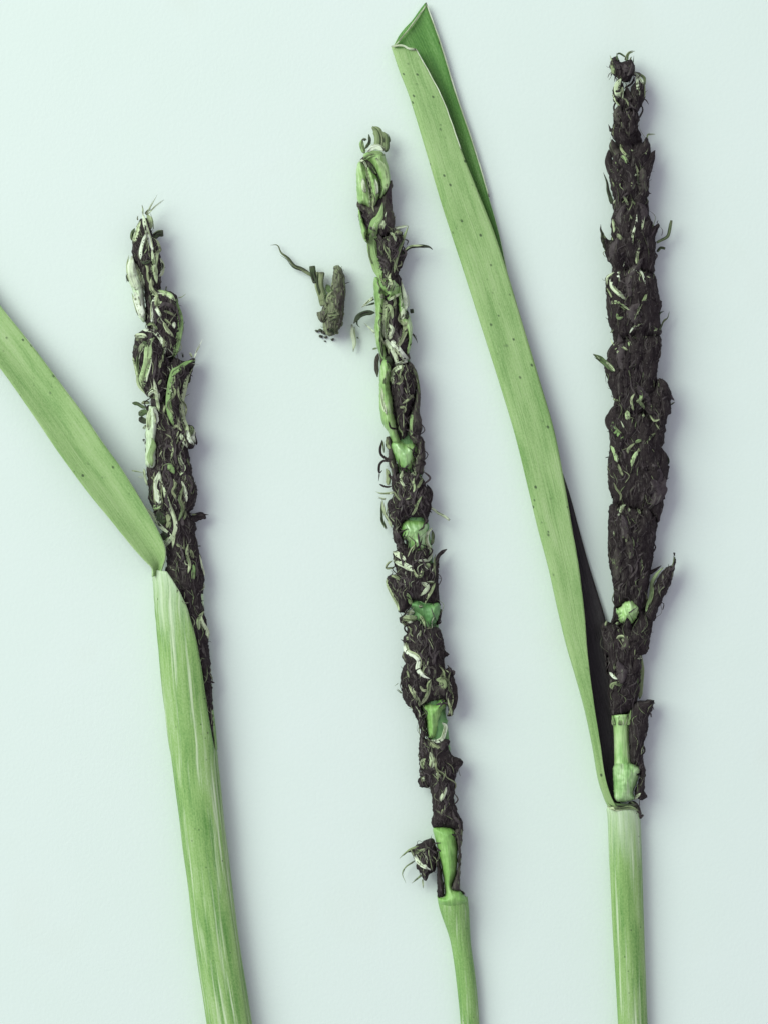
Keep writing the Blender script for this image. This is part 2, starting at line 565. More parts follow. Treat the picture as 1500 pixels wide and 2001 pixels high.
def chaff(parent, n, hairs, mats=(('black', 6), ('grey', 3), ('tan', 1)), ln=(9, 34), wd=(1.5, 4.8), spread=0.55, hl=(5, 15), name='chaff'):
    """uncountable short husk shreds and bristles on one spikelet, joined"""
    poly, zb, t, ax, inner = PADS[parent.name]
    pts, faces, uvs, mi = [], [], [], []
    names = [m for m, _ in mats]
    wts = [w for _, w in mats]
    up = -np.array(ax)
    n = int(n * 1.7)
    for k in range(n + hairs):
        edge = k >= n
        f0 = len(faces)
        if edge:
            i = random.randrange(len(poly))
            p = poly[i]
            d = poly[(i + 1) % len(poly)] - poly[i - 1]
            nn = np.array([d[1], -d[0]]) / (np.linalg.norm(d) + 1e-6)
            cen = poly.mean(0)
            if np.dot(nn, p - cen) < 0:
                nn = -nn
            dr = nn * random.uniform(0.3, 1.0) + up * random.uniform(0.1, 1.1)
            dr /= np.linalg.norm(dr) + 1e-6
            l, w = random.uniform(*hl), random.uniform(0.9, 2.0)
            p = p - nn * 2
            zf = zb + t * random.uniform(0.25, 0.5)
            kind = 't'
        else:
            p = inner[random.randrange(len(inner))]
            an = random.gauss(0, spread)
            dr = np.array([up[0] * math.cos(an) - up[1] * math.sin(an), up[0] * math.sin(an) + up[1] * math.cos(an)])
            l, w = random.uniform(*ln), random.uniform(*wd)
            zf = zb + t * 0.6
            kind = random.choice('tlb')
        sidev = np.array([-dr[1], dr[0]]) * random.gauss(0, 0.22) * l
        path = [p, p + dr * l * 0.5 + sidev, p + dr * l]
        if not edge and hsample(*path[2]) < 0:
            path = [p - dr * l * 0.6, p - dr * l * 0.3 + sidev * 0.6, p]
        ribbon_geo(path, w, kind, zf, 0.8, 0.5, pts, faces, uvs, na=3, step=max(3.0, l / 6), stamp=False, lift=random.uniform(0, 5) if edge else random.uniform(0, 2))
        m = random.choices(range(len(names)), wts)[0]
        mi += [m] * (len(faces) - f0)
    if not pts:
        return
    o = mk(name, pts, faces, uvs, names, parent, mi)
    o['kind'] = 'stuff'

def long_strips(parent, n, ln, wd, mats, spread=0.22):
    """papery husk strips running up one spikelet"""
    poly, zb, t, ax, inner = PADS[parent.name]
    up = -np.array(ax)
    side = np.array([up[1], -up[0]])
    for k in range(n):
        q = inner[random.randrange(len(inner))]
        an = random.gauss(0, spread)
        dr = up * math.cos(an) + side * math.sin(an)
        l, w = random.uniform(*ln), random.uniform(*wd)
        q = q - dr * l * 0.5
        b = side * random.gauss(0, 0.10) * l
        path = [q, q + dr * l * 0.33 + b, q + dr * l * 0.66 - b * 0.6, q + dr * l]
        m = random.choices([m for m, _ in mats], [v for _, v in mats])[0]
        strand(parent, m, w, 'P ' + ' '.join('%.1f %.1f' % tuple(p) for p in path), zfree=zb + t * 0.5, zoff=2.2)

def scales(parent, n, ln, wd, mats, spread=0.35, outward=0.32):
    """overlapping pointed husks on one spikelet, base to tip, each a piece of its own"""
    poly, zb, t, ax, inner = PADS[parent.name]
    up = -np.array(ax)
    side = np.array([up[1], -up[0]])
    s = inner @ up
    c = inner @ side
    cm, cr = c.mean(), (c.max() - c.min()) / 2
    order = np.argsort(s)
    for k in range(n):
        q = inner[order[int((0.05 + 0.72 * (1 - (k + random.random() * 0.8) / n)) * len(order))]]
        e = ((q @ side) - cm) / cr
        q = q - side * e * cr * 0.25
        an = random.gauss(0, spread) * 0.6 + e * outward
        dr = up * math.cos(an) + side * math.sin(an)
        l, w = random.uniform(*ln), random.uniform(*wd)
        bend = np.array([-dr[1], dr[0]]) * random.gauss(0, 0.1) * l
        tip = q + dr * l
        if hsample(*(tip + side * np.sign(e) * 4)) < 0:
            if random.random() < 0.8:
                l *= 0.6
                dr = up * 0.98 - side * np.sign(e) * 0.15
        path = [q, q + dr * l * 0.45 + bend, q + dr * l]
        pts, faces, uvs = [], [], []
        ribbon_geo(path, w, 'l', zb + t * 0.55, 4.0, 0.75, pts, faces, uvs, lift=random.uniform(3, 8), wob=2.5, dome=True)
        mk('glume', pts, faces, uvs, random.choices([m for m, _ in mats], [v for _, v in mats])[0], parent)

def sheet(name, stations, mats, parent, thick=3.0, step=6.0, sub=4, uv_u=None):
    """loft through cross-sections (lists of (x,y,z)); returns a sheet with real thickness, inner face may differ"""
    st = np.array(stations, float)
    n, k, _ = st.shape
    flat = catmull(st.reshape(n, -1), step).reshape(-1, k, 3)
    rows = []
    for r in flat:
        rows.append(catmull_n(r, sub))
    g = np.array(rows)
    R, C, _ = g.shape
    cen = g.mean(1)
    U = np.concatenate([[0], np.cumsum(np.linalg.norm(np.diff(cen[:, :2], axis=0), axis=1))])
    V = np.zeros((R, C))
    V[:, 1:] = np.cumsum(np.linalg.norm(np.diff(g, axis=1), axis=2), axis=1)
    V -= V[:, C // 2:C // 2 + 1]
    pts = g.reshape(-1, 3)
    uvs = np.stack([np.repeat(U[:, None], C, 1) / 100, V / 100], 2).reshape(-1, 2)
    faces = [(i * C + j, i * C + j + 1, (i + 1) * C + j + 1, (i + 1) * C + j) for i in range(R - 1) for j in range(C - 1)]
    o = mk(name, pts, faces, uvs, mats, parent)
    sm = o.modifiers.new('thickness', 'SOLIDIFY')
    sm.thickness = thick * S
    sm.offset = -1
    sm.material_offset = 1 if len(mats) > 1 else 0
    sm.material_offset_rim = 2 if len(mats) > 2 else 0
    return o, g

def catmull_n(p, sub):
    n = len(p)
    out = []
    for i in range(n - 1):
        b, c = p[i], p[i + 1]
        a = p[i - 1] if i > 0 else 2 * b - c
        d = p[i + 2] if i + 2 < n else 2 * c - b
        for j in range(sub):
            t = j / sub
            out.append(0.5 * (2 * b + (c - a) * t + (2 * a - 5 * b + 4 * c - d) * t * t + (3 * b - a - 3 * c + d) * t ** 3))
    out.append(p[-1])
    return np.array(out)

def rolled(name, stations, mats, parent, flat=0.62, ridges=26, ridge=0.028, thick=3.0, zlift=0.0, closed=True, step=6.0, na=48):
    """a rolled sheath or culm. station: (xl, yl, xr, yr[, xfront]) - xfront < xr opens it along the right hand side"""
    rows = []
    for s in stations:
        s = list(s) + ([s[2] + 1e-3] if len(s) == 4 else [])
        rows.append(s)
    rows = catmull(np.array(rows, float), step)
    pts, uvs = [], []
    U = 0
    prev = None
    sd = random.random() * 30
    for r in rows:
        l, rr = np.array(r[:2]), np.array(r[2:4])
        c, h = (l + rr) / 2, (rr - l) / 2
        hw = np.linalg.norm(h)
        hh = hw * flat
        if prev is not None:
            U += np.linalg.norm(c - prev)
        prev = c
        t0 = math.acos(max(-1, min(1, (r[4] - c[0]) / max(abs(h[0]), 1e-6))))
        t1 = 2 * math.pi + (0.0 if closed else (0.2 if r[1] < 1470 else t0 + 0.25))
        for a in range(na + 1):
            th = t0 + (t1 - t0) * a / na
            k = 1 + ridge * math.sin(ridges * th) * (0.6 + 0.4 * nz(U * 0.01, th * 2, sd)) + 0.02 * nz(U * 0.012, th * 1.3, sd)
            if not closed and th > 2 * math.pi - 0.4:
                k *= 1 - 0.09 * min(1.0, (th - 2 * math.pi + 0.4) / 0.5)
            q = c + h * math.cos(th) * min(k, 1.02)
            pts.append((q[0], q[1], hh * 0.98 + zlift + hh * math.sin(th) * k))
            uvs.append((U / 100, th * hw * 0.8 / 100))
            j, i = int(round(q[1] / 2)) + HO, int(round(q[0] / 2)) + HO
            if math.sin(th) > 0.05 and 0 <= i < HX and 0 <= j < HY:
                HF[j, i] = max(HF[j, i], pts[-1][2])
    C, R = na + 1, len(rows)
    faces = [(i * C + j, i * C + j + 1, (i + 1) * C + j + 1, (i + 1) * C + j) for i in range(R - 1) for j in range(C - 1)]
    o = mk(name, pts, faces, uvs, mats, parent)
    sm = o.modifiers.new('thickness', 'SOLIDIFY')
    sm.thickness = thick * S
    sm.offset = -1
    sm.material_offset = 1 if len(mats) > 1 else 0
    sm.material_offset_rim = 0
    return o


# ================================================================ the paper
def paper():
    n = 24
    e = 9000.0
    pts = [(CX - e + 2 * e * i / n, CY - e + 2 * e * j / n, 0) for j in range(n + 1) for i in range(n + 1)]
    faces = [(j * (n + 1) + i, (j + 1) * (n + 1) + i, (j + 1) * (n + 1) + i + 1, j * (n + 1) + i + 1) for j in range(n) for i in range(n)]
    o = mk('paper_ground', pts, faces, [(p[0] / 100, p[1] / 100) for p in pts], 'paper')
    o['kind'] = 'structure'
    o['label'] = 'smooth white paper sheet under the plants'
paper()

BLK = (('black', 6), ('grey', 3), ('tan', 1))
MIX = (('black', 6), ('grey', 6), ('brown', 1.5), ('tan', 0.7))
DRK = (('black', 8), ('grey', 6), ('brown', 1), ('tan', 0.2))
GRN = (('green', 4), ('pale', 3), ('olive', 2), ('black', 1))

# ================================================================ ear with a bent leaf
E1 = thing('grass_ear', (365, 1500), 'smut-blackened grass ear rising from a split striped sheath whose leaf slants away', 'grass ear')
AX1 = (0.12, 1.0)
# sheath first: the ear sits in it
rolled('leaf_sheath', [(297, 1113, 396, 1126, 326), (300, 1150, 400, 1165, 352), (303, 1194, 402, 1198, 369), (310, 1275, 410, 1280, 390),
                       (321, 1376, 419, 1382, 405), (331, 1455, 427, 1452, 418), (338, 1502, 430, 1500, 424), (352, 1613, 442, 1613, 435), (367, 1725, 455, 1722, 446),
                       (382, 1850, 471, 1846, 463), (404, 1998, 494, 1996, 485), (418, 2090, 508, 2088, 498)], ['sheath', 'sheath_in'], E1, closed=False)
st = []
for (ux, uy), (ex, ey), z in [((-120, 433), (-196, 490), 26), ((-60, 515), (-130, 562), 30), ((0, 597), (-66, 640), 36), ((60, 672), (0, 718), 42), ((130, 765), (68, 814), 48),
                              ((165, 812), (100, 862), 52), ((200, 864), (136, 913), 55), ((240, 920), (176, 966), 58), ((280, 985), (222, 1022), 60),
                              ((305, 1030), (255, 1063), 61), ((321, 1066), (281, 1092), 61), ((323, 1088), (297, 1108), 58), ((317, 1106), (300, 1116), 53), ((312, 1122), (300, 1127), 50)]:
    a, b = np.array([ux, uy]), np.array([ex, ey])
    row = []
    for f, dz in ((0, 2), (0.25, -3), (0.5, -6), (0.75, -2), (1, 4)):
        p = a * (1 - f) + b * f
        row.append((p[0], p[1], z + dz))
    st.append(row)
sheet('leaf_blade', st, ['leaf', 'leaf_in', 'rim'], E1, 3.5)

pad('rachis', 'P 272 450 292 450 310 560 330 640 350 760 362 900 372 1040 350 1060 318 960 300 840 292 720 285 600', 26, 2, 'grey', E1, axis=AX1)
k6 = pad('spikelet', 'P 288 914 291 950 292 980 312 1022 322 1050 326 1090 330 1118 350 1190 376 1290 398 1390 412 1462 420 1466 418 1400 412 1300 406 1230 400 1196 397 1165 400 1125 393 1090 386 1060 382 1042 384 1028 372 1000 380 985 386 960 377 930 372 905 340 895 310 905', 42, 4, 'black', E1, axis=AX1)
k5 = pad('spikelet', 'A2 440 470 540 480 640 500 780 660 840 900 860 1000 880 1150 930 1300 900 1440 860 1500 700 1540 560 1500 480 1420 450 1240 430 1080 420 900 430 700', 54, 3, 'black', E1, axis=AX1)
k4 = pad('spikelet', 'A1 700 1740 800 1780 900 1750 912 1800 870 1870 850 1990 A2 900 60 860 150 840 250 800 380 780 500 820 640 900 680 912 850 850 890 780 860 720 760 660 640 610 560 600 440 640 250 650 100', 54, 4, 'black', E1, axis=AX1)
k3 = pad('spikelet', 'A1 390 1480 500 1480 560 1540 620 1650 640 1760 660 1900 A2 640 300 600 440 500 400 430 350 360 250 350 200 A1 320 1800 292 1720 310 1640 320 1540', 54, 5, 'black', E1, axis=AX1)
k2 = pad('spikelet', 'A1 480 1120 560 1095 680 1100 740 1160 750 1260 785 1400 775 1500 760 1600 740 1680 700 1740 600 1720 550 1600 490 1480 430 1420 430 1200', 52, 5, 'black', E1, axis=AX1)
k1 = pad('spikelet', 'A1 370 400 330 480 295 600 292 700 310 800 350 870 395 980 425 1100 430 1200 520 1180 570 1090 580 950 596 860 570 780 545 640 500 570 470 480 430 380', 46, 6, 'black', E1, axis=AX1)
for k, n, h in ((k6, 40, 14), (k5, 34, 12), (k4, 24, 12), (k3, 22, 10), (k2, 20, 12), (k1, 20, 12)):
    chaff(k, n, h // 2, MIX, hl=(4, 10))
    chaff(k, int(4 + len(PADS[k.name][4]) / 100), 0, (('brown', 3), ('grey', 3), ('tan', 3), ('pale', 2), ('olive', 2)), ln=(14, 40), wd=(0.8, 2.4), spread=0.3, name='fibre_fuzz')
pad('glume', 'A1 285 745 245 880 242 940 262 1010 300 1100 335 1280 400 1400 432 1340 415 1200 402 1040 350 880 312 790', 40, 12, 'bractwhite', k1, rough=0.8, edge=0.7, axis=AX1)
pad('glume', 'A2 455 475 445 600 425 720 428 860 422 980 440 1060 520 1070 538 940 532 800 550 640 535 500 500 470', 40, 20, 'bractwhite', k5, rough=0.7, edge=0.5, axis=AX1)
strands(k1, [
    ('ivory', 30, 'A1 488 740 478 660 458 560 420 440 392 320'), ('ivory', 24, 'A1 375 785 380 700 402 610 432 520'), ('pale', 28, 'A1 308 630 330 560 352 480 372 410'),
    ('dgreen', 24, 'A1 292 600 292 540 318 480'), ('pale', 32, 'A1 475 490 468 410 440 340'), ('dgreen', 46, 'A1 500 575 548 532 600 528', 'f'),
    ('pale', 24, 'A1 528 745 558 680 530 610 488 570'), ('pale', 44, 'A1 530 955 505 860 520 760 556 690'), ('pale', 30, 'A1 558 955 584 905 590 840 568 770'),
    ('dgreen', 22, 'A1 560 890 590 850 580 810'), ('tan', 18, 'A1 470 1030 450 960 442 870 400 810'), ('ivory', 55, 'A1 345 1080 300 970 282 870 295 750'),
    ('ivory', 34, 'A1 402 1060 372 930 330 830'), ('ivory', 50, 'A1 395 1350 355 1220 322 1100'), ('dgreen', 22, 'A1 262 1005 250 950 258 920'),  # dgreen strip paints in the shaded gap beside the bract
    ('ivory', 12, 'A1 400 340 394 290 388 250', 't', 34), ('ivory', 11, 'A1 430 350 480 260 540 150', 't', 34), ('ivory', 10, 'A1 440 345 520 270 610 200', 't', 34), ('tan', 14, 'A1 420 340 450 310 485 298', 't', 30),
    ('ivory', 12, 'A1 350 400 345 380 352 360', 't', 30), ('dgreen', 26, 'A1 480 800 420 815 380 800')])
strands(k2, [
    ('green', 36, 'A1 488 1135 560 1108 650 1132 722 1192'), ('ivory', 28, 'A1 485 1400 490 1300 500 1200 532 1140'), ('ivory', 22, 'A1 512 1240 548 1300 572 1345'),
    ('pale', 26, 'A1 585 1195 545 1225 545 1150'), ('green', 40, 'A1 690 1750 728 1650 752 1530 768 1400 745 1280 728 1170'), ('tan', 16, 'A1 600 1290 665 1310 722 1342'),
    ('tan', 24, 'A1 598 1395 630 1462 702 1545'), ('tan', 14, 'A1 612 1365 680 1432'), ('ivory', 34, 'A1 702 1395 706 1460'), ('dgreen', 14, 'A1 622 1105 630 1045', 't'),
    ('pale', 8, 'A1 742 1162 780 1150 822 1118', 't', 20), ('tan', 8, 'A1 775 1400 795 1450 790 1525', 't', 14), ('dgreen', 34, 'A1 470 1130 480 1180 470 1220'),
    ('grey', 26, 'A1 560 1260 600 1220 680 1240 720 1300'), ('olive', 18, 'A1 440 1430 490 1412 545 1470')])
strands(k3, [
    ('ivory', 27, 'A1 395 1472 500 1490 562 1552 612 1640 615 1708'), ('pale', 32, 'A1 315 1532 390 1528 442 1552'), ('tan', 26, 'A1 328 1572 352 1560 398 1566'), ('olive', 24, 'A1 305 1635 352 1642'),
    ('pale', 26, 'A1 362 1690 382 1632 435 1602'), ('green', 58, 'A2 398 295 402 200 442 50 A1 448 1720 458 1610 512 1548'), ('pale', 16, 'A1 300 1740 328 1850 352 1985'),
    ('pale', 18, 'A2 308 20 342 130 352 250 425 352'), ('tan', 17, 'A1 562 1850 572 1790 602 1758'), ('grey', 20, 'A1 500 1960 520 1850 530 1700'), ('dgreen', 20, 'A1 360 1900 345 1820 350 1700'),
    ('tan', 18, 'A2 552 262 562 240 580 208'), ('dgreen', 22, 'A1 400 1580 420 1600 470 1580')])
strands(k4, [
    ('green', 40, 'A2 702 665 680 600 650 450 662 300 692 150 A1 740 1858 820 1800 912 1768'), ('pale', 32, 'A2 885 845 842 760 820 670 790 570 776 450 800 330 832 200 885 95'),
    ('ivory', 11, 'A1 900 1745 940 1650 985 1555', 't', 34), ('dgreen', 16, 'A1 790 1742 780 1690', 't', 34), ('ivory', 20, 'A1 882 1742 855 1690', 't', 34), ('ivory', 8, 'A1 880 1800 945 1812', 't', 30),
    ('ivory', 26, 'A2 768 735 790 800 835 872'), ('ivory', 26, 'A2 828 700 852 790 905 852'), ('ivory', 26, 'A2 898 690 888 760 912 825'), ('tan', 18, 'A2 700 690 720 660 752 682'),
    ('dgreen', 20, 'A2 855 190 842 240'), ('olive', 24, 'A2 860 660 880 700 870 760'), ('tan', 10, 'A2 800 380 860 345', 't', 20)])
strands(k5, [
    ('ivory', 22, 'A2 448 372 490 328 540 342 562 395'), ('tan', 20, 'A2 490 285 530 310 540 350'), ('tan', 18, 'A2 600 535 620 455'), ('dgreen', 24, 'A2 292 438 345 446 385 470 440 490', 'b', 30), ('dgreen', 40, 'A2 360 560 400 530 450 520', 'b', 28),
    ('tan', 22, 'A2 385 440 420 430 470 440'), ('dgreen', 40, 'A2 362 580 402 610 450 620', 'b', 26), ('ivory', 20, 'A2 400 690 430 650', 't', 22), ('ivory', 32, 'A2 535 640 528 560 508 480'), ('pale', 34, 'A2 450 700 455 600 470 490'),
    ('green', 40, 'A2 490 1060 470 960 500 860 485 780'), ('tan', 14, 'A2 672 985 692 900 672 820'), ('green', 40, 'A2 620 1080 665 1060 705 1130'), ('ivory', 22, 'A2 762 1145 802 1070 770 1010 758 945'),
    ('tan', 20, 'A2 735 1090 742 1040'), ('pale', 26, 'A2 825 1405 812 1300 778 1200'), ('dgreen', 18, 'A2 405 790 410 810'), ('grey', 24, 'A2 600 900 640 860 700 880'), ('olive', 14, 'A2 830 980 860 1060')])
strands(k6, [
    ('ivory', 12, 'A2 290 1098 345 1105 405 1120', 't', 22), ('ivory', 10, 'A2 355 1160 425 1165', 't', 22), ('ivory', 16, 'A2 408 1075 420 1160 442 1250'), ('ivory', 52, 'A2 562 1425 545 1320 545 1200 562 1105'),
    ('pale', 28, 'A2 690 1855 702 1740 720 1640 700 1540 650 1420 610 1300 578 1190'), ('pale', 24, 'A2 415 1455 490 1530 560 1630 640 1700 692 1742'), ('ivory', 32, 'A2 692 1740 650 1790 612 1832', 'f'),
    ('green', 34, 'A2 495 1465 575 1440'), ('dgreen', 70, 'A2 560 1480 580 1560 560 1640'), ('dgreen', 60, 'A2 600 1700 610 1780'), ('tan', 27, 'A2 632 1660 652 1600 630 1500'), ('tan', 18, 'A2 725 1815 795 1862'),
    ('grey', 26, 'A2 790 1640 770 1540'), ('tan', 18, 'A2 868 1525 925 1525'), ('black', 56, 'A2 870 1580 935 1545 990 1550 1012 1570', 'b', 26), ('black', 20, 'A2 930 1540 990 1530 1040 1530', 't', 26),
    ('green', 24, 'A3 795 365 792 235'), ('pale', 24, 'A3 840 805 838 720 882 640'), ('tan', 20, 'A3 795 185 768 105'), ('pale', 10, 'A3 890 335 868 240 845 150'), ('brown', 60, 'A3 560 330 600 280 650 420 690 470'),
    ('tan', 14, 'A3 560 300 590 330 570 370'), ('dgreen', 18, 'A2 490 1230 470 1330 500 1420'), ('tan', 16, 'A2 480 1160 520 1210'), ('dgreen', 14, 'A3 830 75 862 75', 't', 20)])

LONG = (('ivory', 1), ('pale', 3), ('tan', 4), ('grey', 4), ('olive', 1))
for k, n in ((k1, 2), (k2, 2), (k3, 3), (k4, 3), (k5, 4), (k6, 6)):
    long_strips(k, n, (34, 70), (2.4, 5.5), LONG, 0.12)

# ================================================================ middle ear, stripped of its leaf
E2 = thing('grass_ear', (880, 1760), 'bare knobbly grass ear with green leafy tip and glossy green joints between black spikelets', 'grass ear')
AX2 = (0.10, 1.0)
rolled('culm', [(853, 1752, 912, 1752), (857, 1772, 915, 1776), (863, 1791, 916, 1796), (878, 1835, 919, 1843), (887, 1888, 926, 1895), (893, 1937, 931, 1940), (899, 1998, 935, 1996), (903, 2080, 940, 2080)],
       ['culm'], E2, flat=0.85, ridges=16, ridge=0.03, thick=4)
R2 = []
R2.append(pad('rachis_joint', 'B5 415 500 430 590 455 700 480 820 495 920 498 1010 450 1040 470 1090 560 1120 660 1080 665 1040 620 980 560 950 590 850 600 650 580 520 500 490', 48, 3, 'rachis', E2, rough=0.35, edge=0.3, axis=AX2))
pad('rachis', 'P 742 540 760 540 800 700 820 900 846 1100 862 1300 880 1480 892 1640 886 1740 872 1740 852 1600 836 1440 806 1220 786 1000 764 800 748 640', 26, 6, 'rachis_dull', E2, rough=0.3, axis=AX2)
pad('rachis', 'B1 360 480 500 400 620 420 680 640 690 800 730 1100 740 1240 640 1400 700 1800 640 1900 560 1800 520 1500 470 1380 400 1300 350 1100 340 800', 26, 8, 'brown', E2, rough=0.5, axis=AX2)
pad('rachis', 'B2 440 60 700 60 760 600 800 900 880 1500 860 1850 640 1850 540 1500 480 1000 440 600', 24, 8, 'brown', E2, rough=0.5, axis=AX2)
m10 = pad('spikelet', 'B5 415 580 330 610 240 660 205 692 270 690 300 730 280 800 320 850 350 910 380 865 438 800 436 650', 34, 8, 'black', E2, axis=AX2)
pad('spikelet', 'B5 420 590 450 700 482 850 497 1010 470 1036 446 1020 440 800 425 680', 40, 6, 'black', E2, axis=AX2)
pad('spikelet', 'B5 575 515 632 520 626 700 622 940 655 1000 660 1030 630 990 560 985 556 945 588 850 602 650', 46, 6, 'brown', E2, axis=AX2)
m9 = pad('spikelet', 'B4 690 1540 780 1570 880 1590 940 1560 1010 1580 1015 1680 1080 1770 1150 1800 1150 1860 1110 1900 1085 2000 B5 585 110 580 200 575 270 600 380 632 450 640 520 610 600 580 520 500 500 412 500 405 440 410 400 400 280 382 190 B4 690 1990 690 1900 672 1700', 50, 4, 'black', E2, axis=AX2)
pad('spikelet', 'B5 295 135 340 92 400 92 405 180 320 188', 22, 12, 'black', E2, axis=AX2)
R2.append(pad('rachis_joint', 'B4 700 1200 800 1165 860 1170 900 1120 975 1120 980 1200 930 1270 890 1400 870 1530 800 1570 770 1540 750 1350', 40, 4, 'rachis', E2, rough=0.8, edge=0.8, axis=AX2))
m8 = pad('spikelet', 'B4 600 1230 640 1330 690 1500 672 1700 690 1900 720 1900 740 1560 762 1400 722 1300 690 1200', 40, 4, 'black', E2, axis=AX2)
m7 = pad('spikelet', 'B4 480 190 460 260 520 300 540 380 492 460 520 540 492 640 520 720 490 780 470 870 480 1020 510 1140 600 1240 640 1330 690 1240 720 1180 860 1140 960 1130 1000 1250 990 1310 1050 1290 1090 1080 1070 900 1022 770 965 780 962 660 1005 620 950 550 940 440 900 330 790 310 720 300 640 220', 54, 4, 'black', E2, axis=AX2)
R2.append(pad('rachis_joint', 'B4 560 60 650 20 740 60 900 50 905 200 850 290 790 310 740 240 700 190 620 120', 38, 10, 'rachis_dull', E2, rough=0.9, edge=0.5, axis=AX2))
m6 = pad('spikelet', 'B3 500 1020 590 1020 610 1170 700 1260 780 1290 890 1270 900 1340 890 1400 950 1430 1000 1340 1010 1400 1005 1600 1015 1800 1040 1990 B4 930 110 910 260 860 290 900 60 760 60 600 30 540 160 500 160 470 160 440 130 B3 570 1900 500 1780 440 1640 450 1570 540 1540 510 1430 502 1320 560 1260 510 1180', 50, 4, 'black', E2, axis=AX2)
m5 = pad('spikelet', 'B3 500 440 600 420 650 400 760 430 830 480 870 560 920 620 930 760 900 900 870 1000 820 930 640 950 600 1010 500 1020 450 900 440 760 500 660 480 540', 52, 4, 'black', E2, axis=AX2)
pad('spikelet', 'B3 420 40 470 25 505 150 525 250 565 400 500 470 470 360 440 270 455 150', 28, 6, 'brown', E2, rough=0.6, axis=AX2)
m5a = pad('spikelet', 'B3 690 0 800 10 850 80 855 300 830 440 760 430 720 360 740 300 780 150 720 90', 46, 6, 'brown', E2, axis=AX2)
R2.append(pad('rachis_joint', 'B3 590 1010 640 955 760 945 870 985 880 1060 865 1160 868 1260 780 1305 710 1260 660 1180 600 1160', 44, 6, 'fresh', E2, rough=0.5, rfac=1.25, edge=0.5, axis=AX2))
R2.append(pad('rachis_joint', 'B3 480 140 500 60 560 40 640 90 720 90 785 155 765 260 730 370 680 410 600 410 560 330 515 240', 44, 6, 'fresh', E2, rough=0.5, rfac=1.25, edge=0.5, axis=AX2))
m4 = pad('spikelet', 'B2 620 1020 740 980 820 1000 870 1150 860 1350 810 1500 790 1700 740 1830 700 1800 650 1620 610 1400 585 1200', 54, 4, 'black', E2, axis=AX2)
pad('glume', 'B2 580 895 500 940 470 1040 460 1200 465 1500 500 1650 560 1740 620 1860 690 1860 660 1700 630 1550 610 1350 580 1180 595 1050', 52, 5, 'bract', m4, rough=0.6, edge=0.5, axis=AX2)
pad('glume', 'B2 780 960 850 1000 900 1150 920 1350 910 1500 940 1650 920 1760 830 1830 785 1770 800 1550 850 1380 862 1200', 48, 4, 'brown', m4, rough=0.6, edge=0.5, axis=AX2)
m3 = pad('spikelet', 'B2 500 0 690 0 690 200 700 400 720 560 780 600 810 740 780 870 740 980 640 1000 560 900 520 800 500 500 500 200', 48, 4, 'black', E2, axis=AX2)
pad('glume', 'B2 410 10 398 160 420 400 412 600 440 800 510 930 545 900 520 700 510 480 530 220 500 60', 46, 6, 'bract', m3, rough=0.6, edge=0.4, axis=AX2)
pad('glume', 'B2 680 60 720 250 770 380 822 520 822 720 782 870 745 810 780 700 750 560 690 480 662 300', 44, 5, 'bract', m3, rough=0.6, edge=0.4, axis=AX2)
pad('glume', 'B2 430 30 500 10 640 20 680 90 690 260 640 240 560 320 500 210 440 200', 50, 6, 'bract', m3, rough=1.0, edge=0.5, axis=AX2)
m2 = pad('spikelet', 'B1 560 1290 640 1330 760 1260 830 1290 850 1350 840 1480 815 1640 782 1780 780 1890 640 1890 600 1700 560 1550 548 1400', 48, 5, 'black', E2, axis=AX2)
m1 = pad('spikelet', 'B1 335 930 450 960 580 900 700 700 725 740 690 900 740 1100 752 1200 725 1270 600 1340 545 1290 450 1400 405 1360 430 1280 390 1100 340 1010', 46, 5, 'brown', E2, axis=AX2)
for t in ('B1 350 490 322 580 330 900 350 960 420 985 490 1035 502 960 482 800 450 620 400 520', 'B1 440 560 500 600 560 680 592 800 562 920 502 1015 470 850',
          'B1 395 420 480 370 600 375 650 450 690 620 692 760 640 850 580 925 582 780 560 640 500 520 440 470', 'B1 340 1010 370 1060 410 1180 450 1260 430 1330 452 1400 400 1355 360 1200'):
    pad('glume', t, 46, 10, 'bract', m1, rough=0.7, edge=0.4, axis=AX2)
for k, n, h in ((m10, 14, 14), (m9, 40, 16), (m8, 12, 6), (m7, 70, 26), (m6, 45, 20), (m5, 55, 20), (m5a, 14, 10), (m4, 20, 8), (m3, 14, 10), (m2, 34, 10)):
    chaff(k, n, h // 3, MIX, hl=(4, 10))
    chaff(k, int(4 + len(PADS[k.name][4]) / 100), 0, (('brown', 3), ('grey', 3), ('tan', 3), ('pale', 2), ('olive', 2)), ln=(14, 40), wd=(0.8, 2.4), spread=0.3, name='fibre_fuzz')
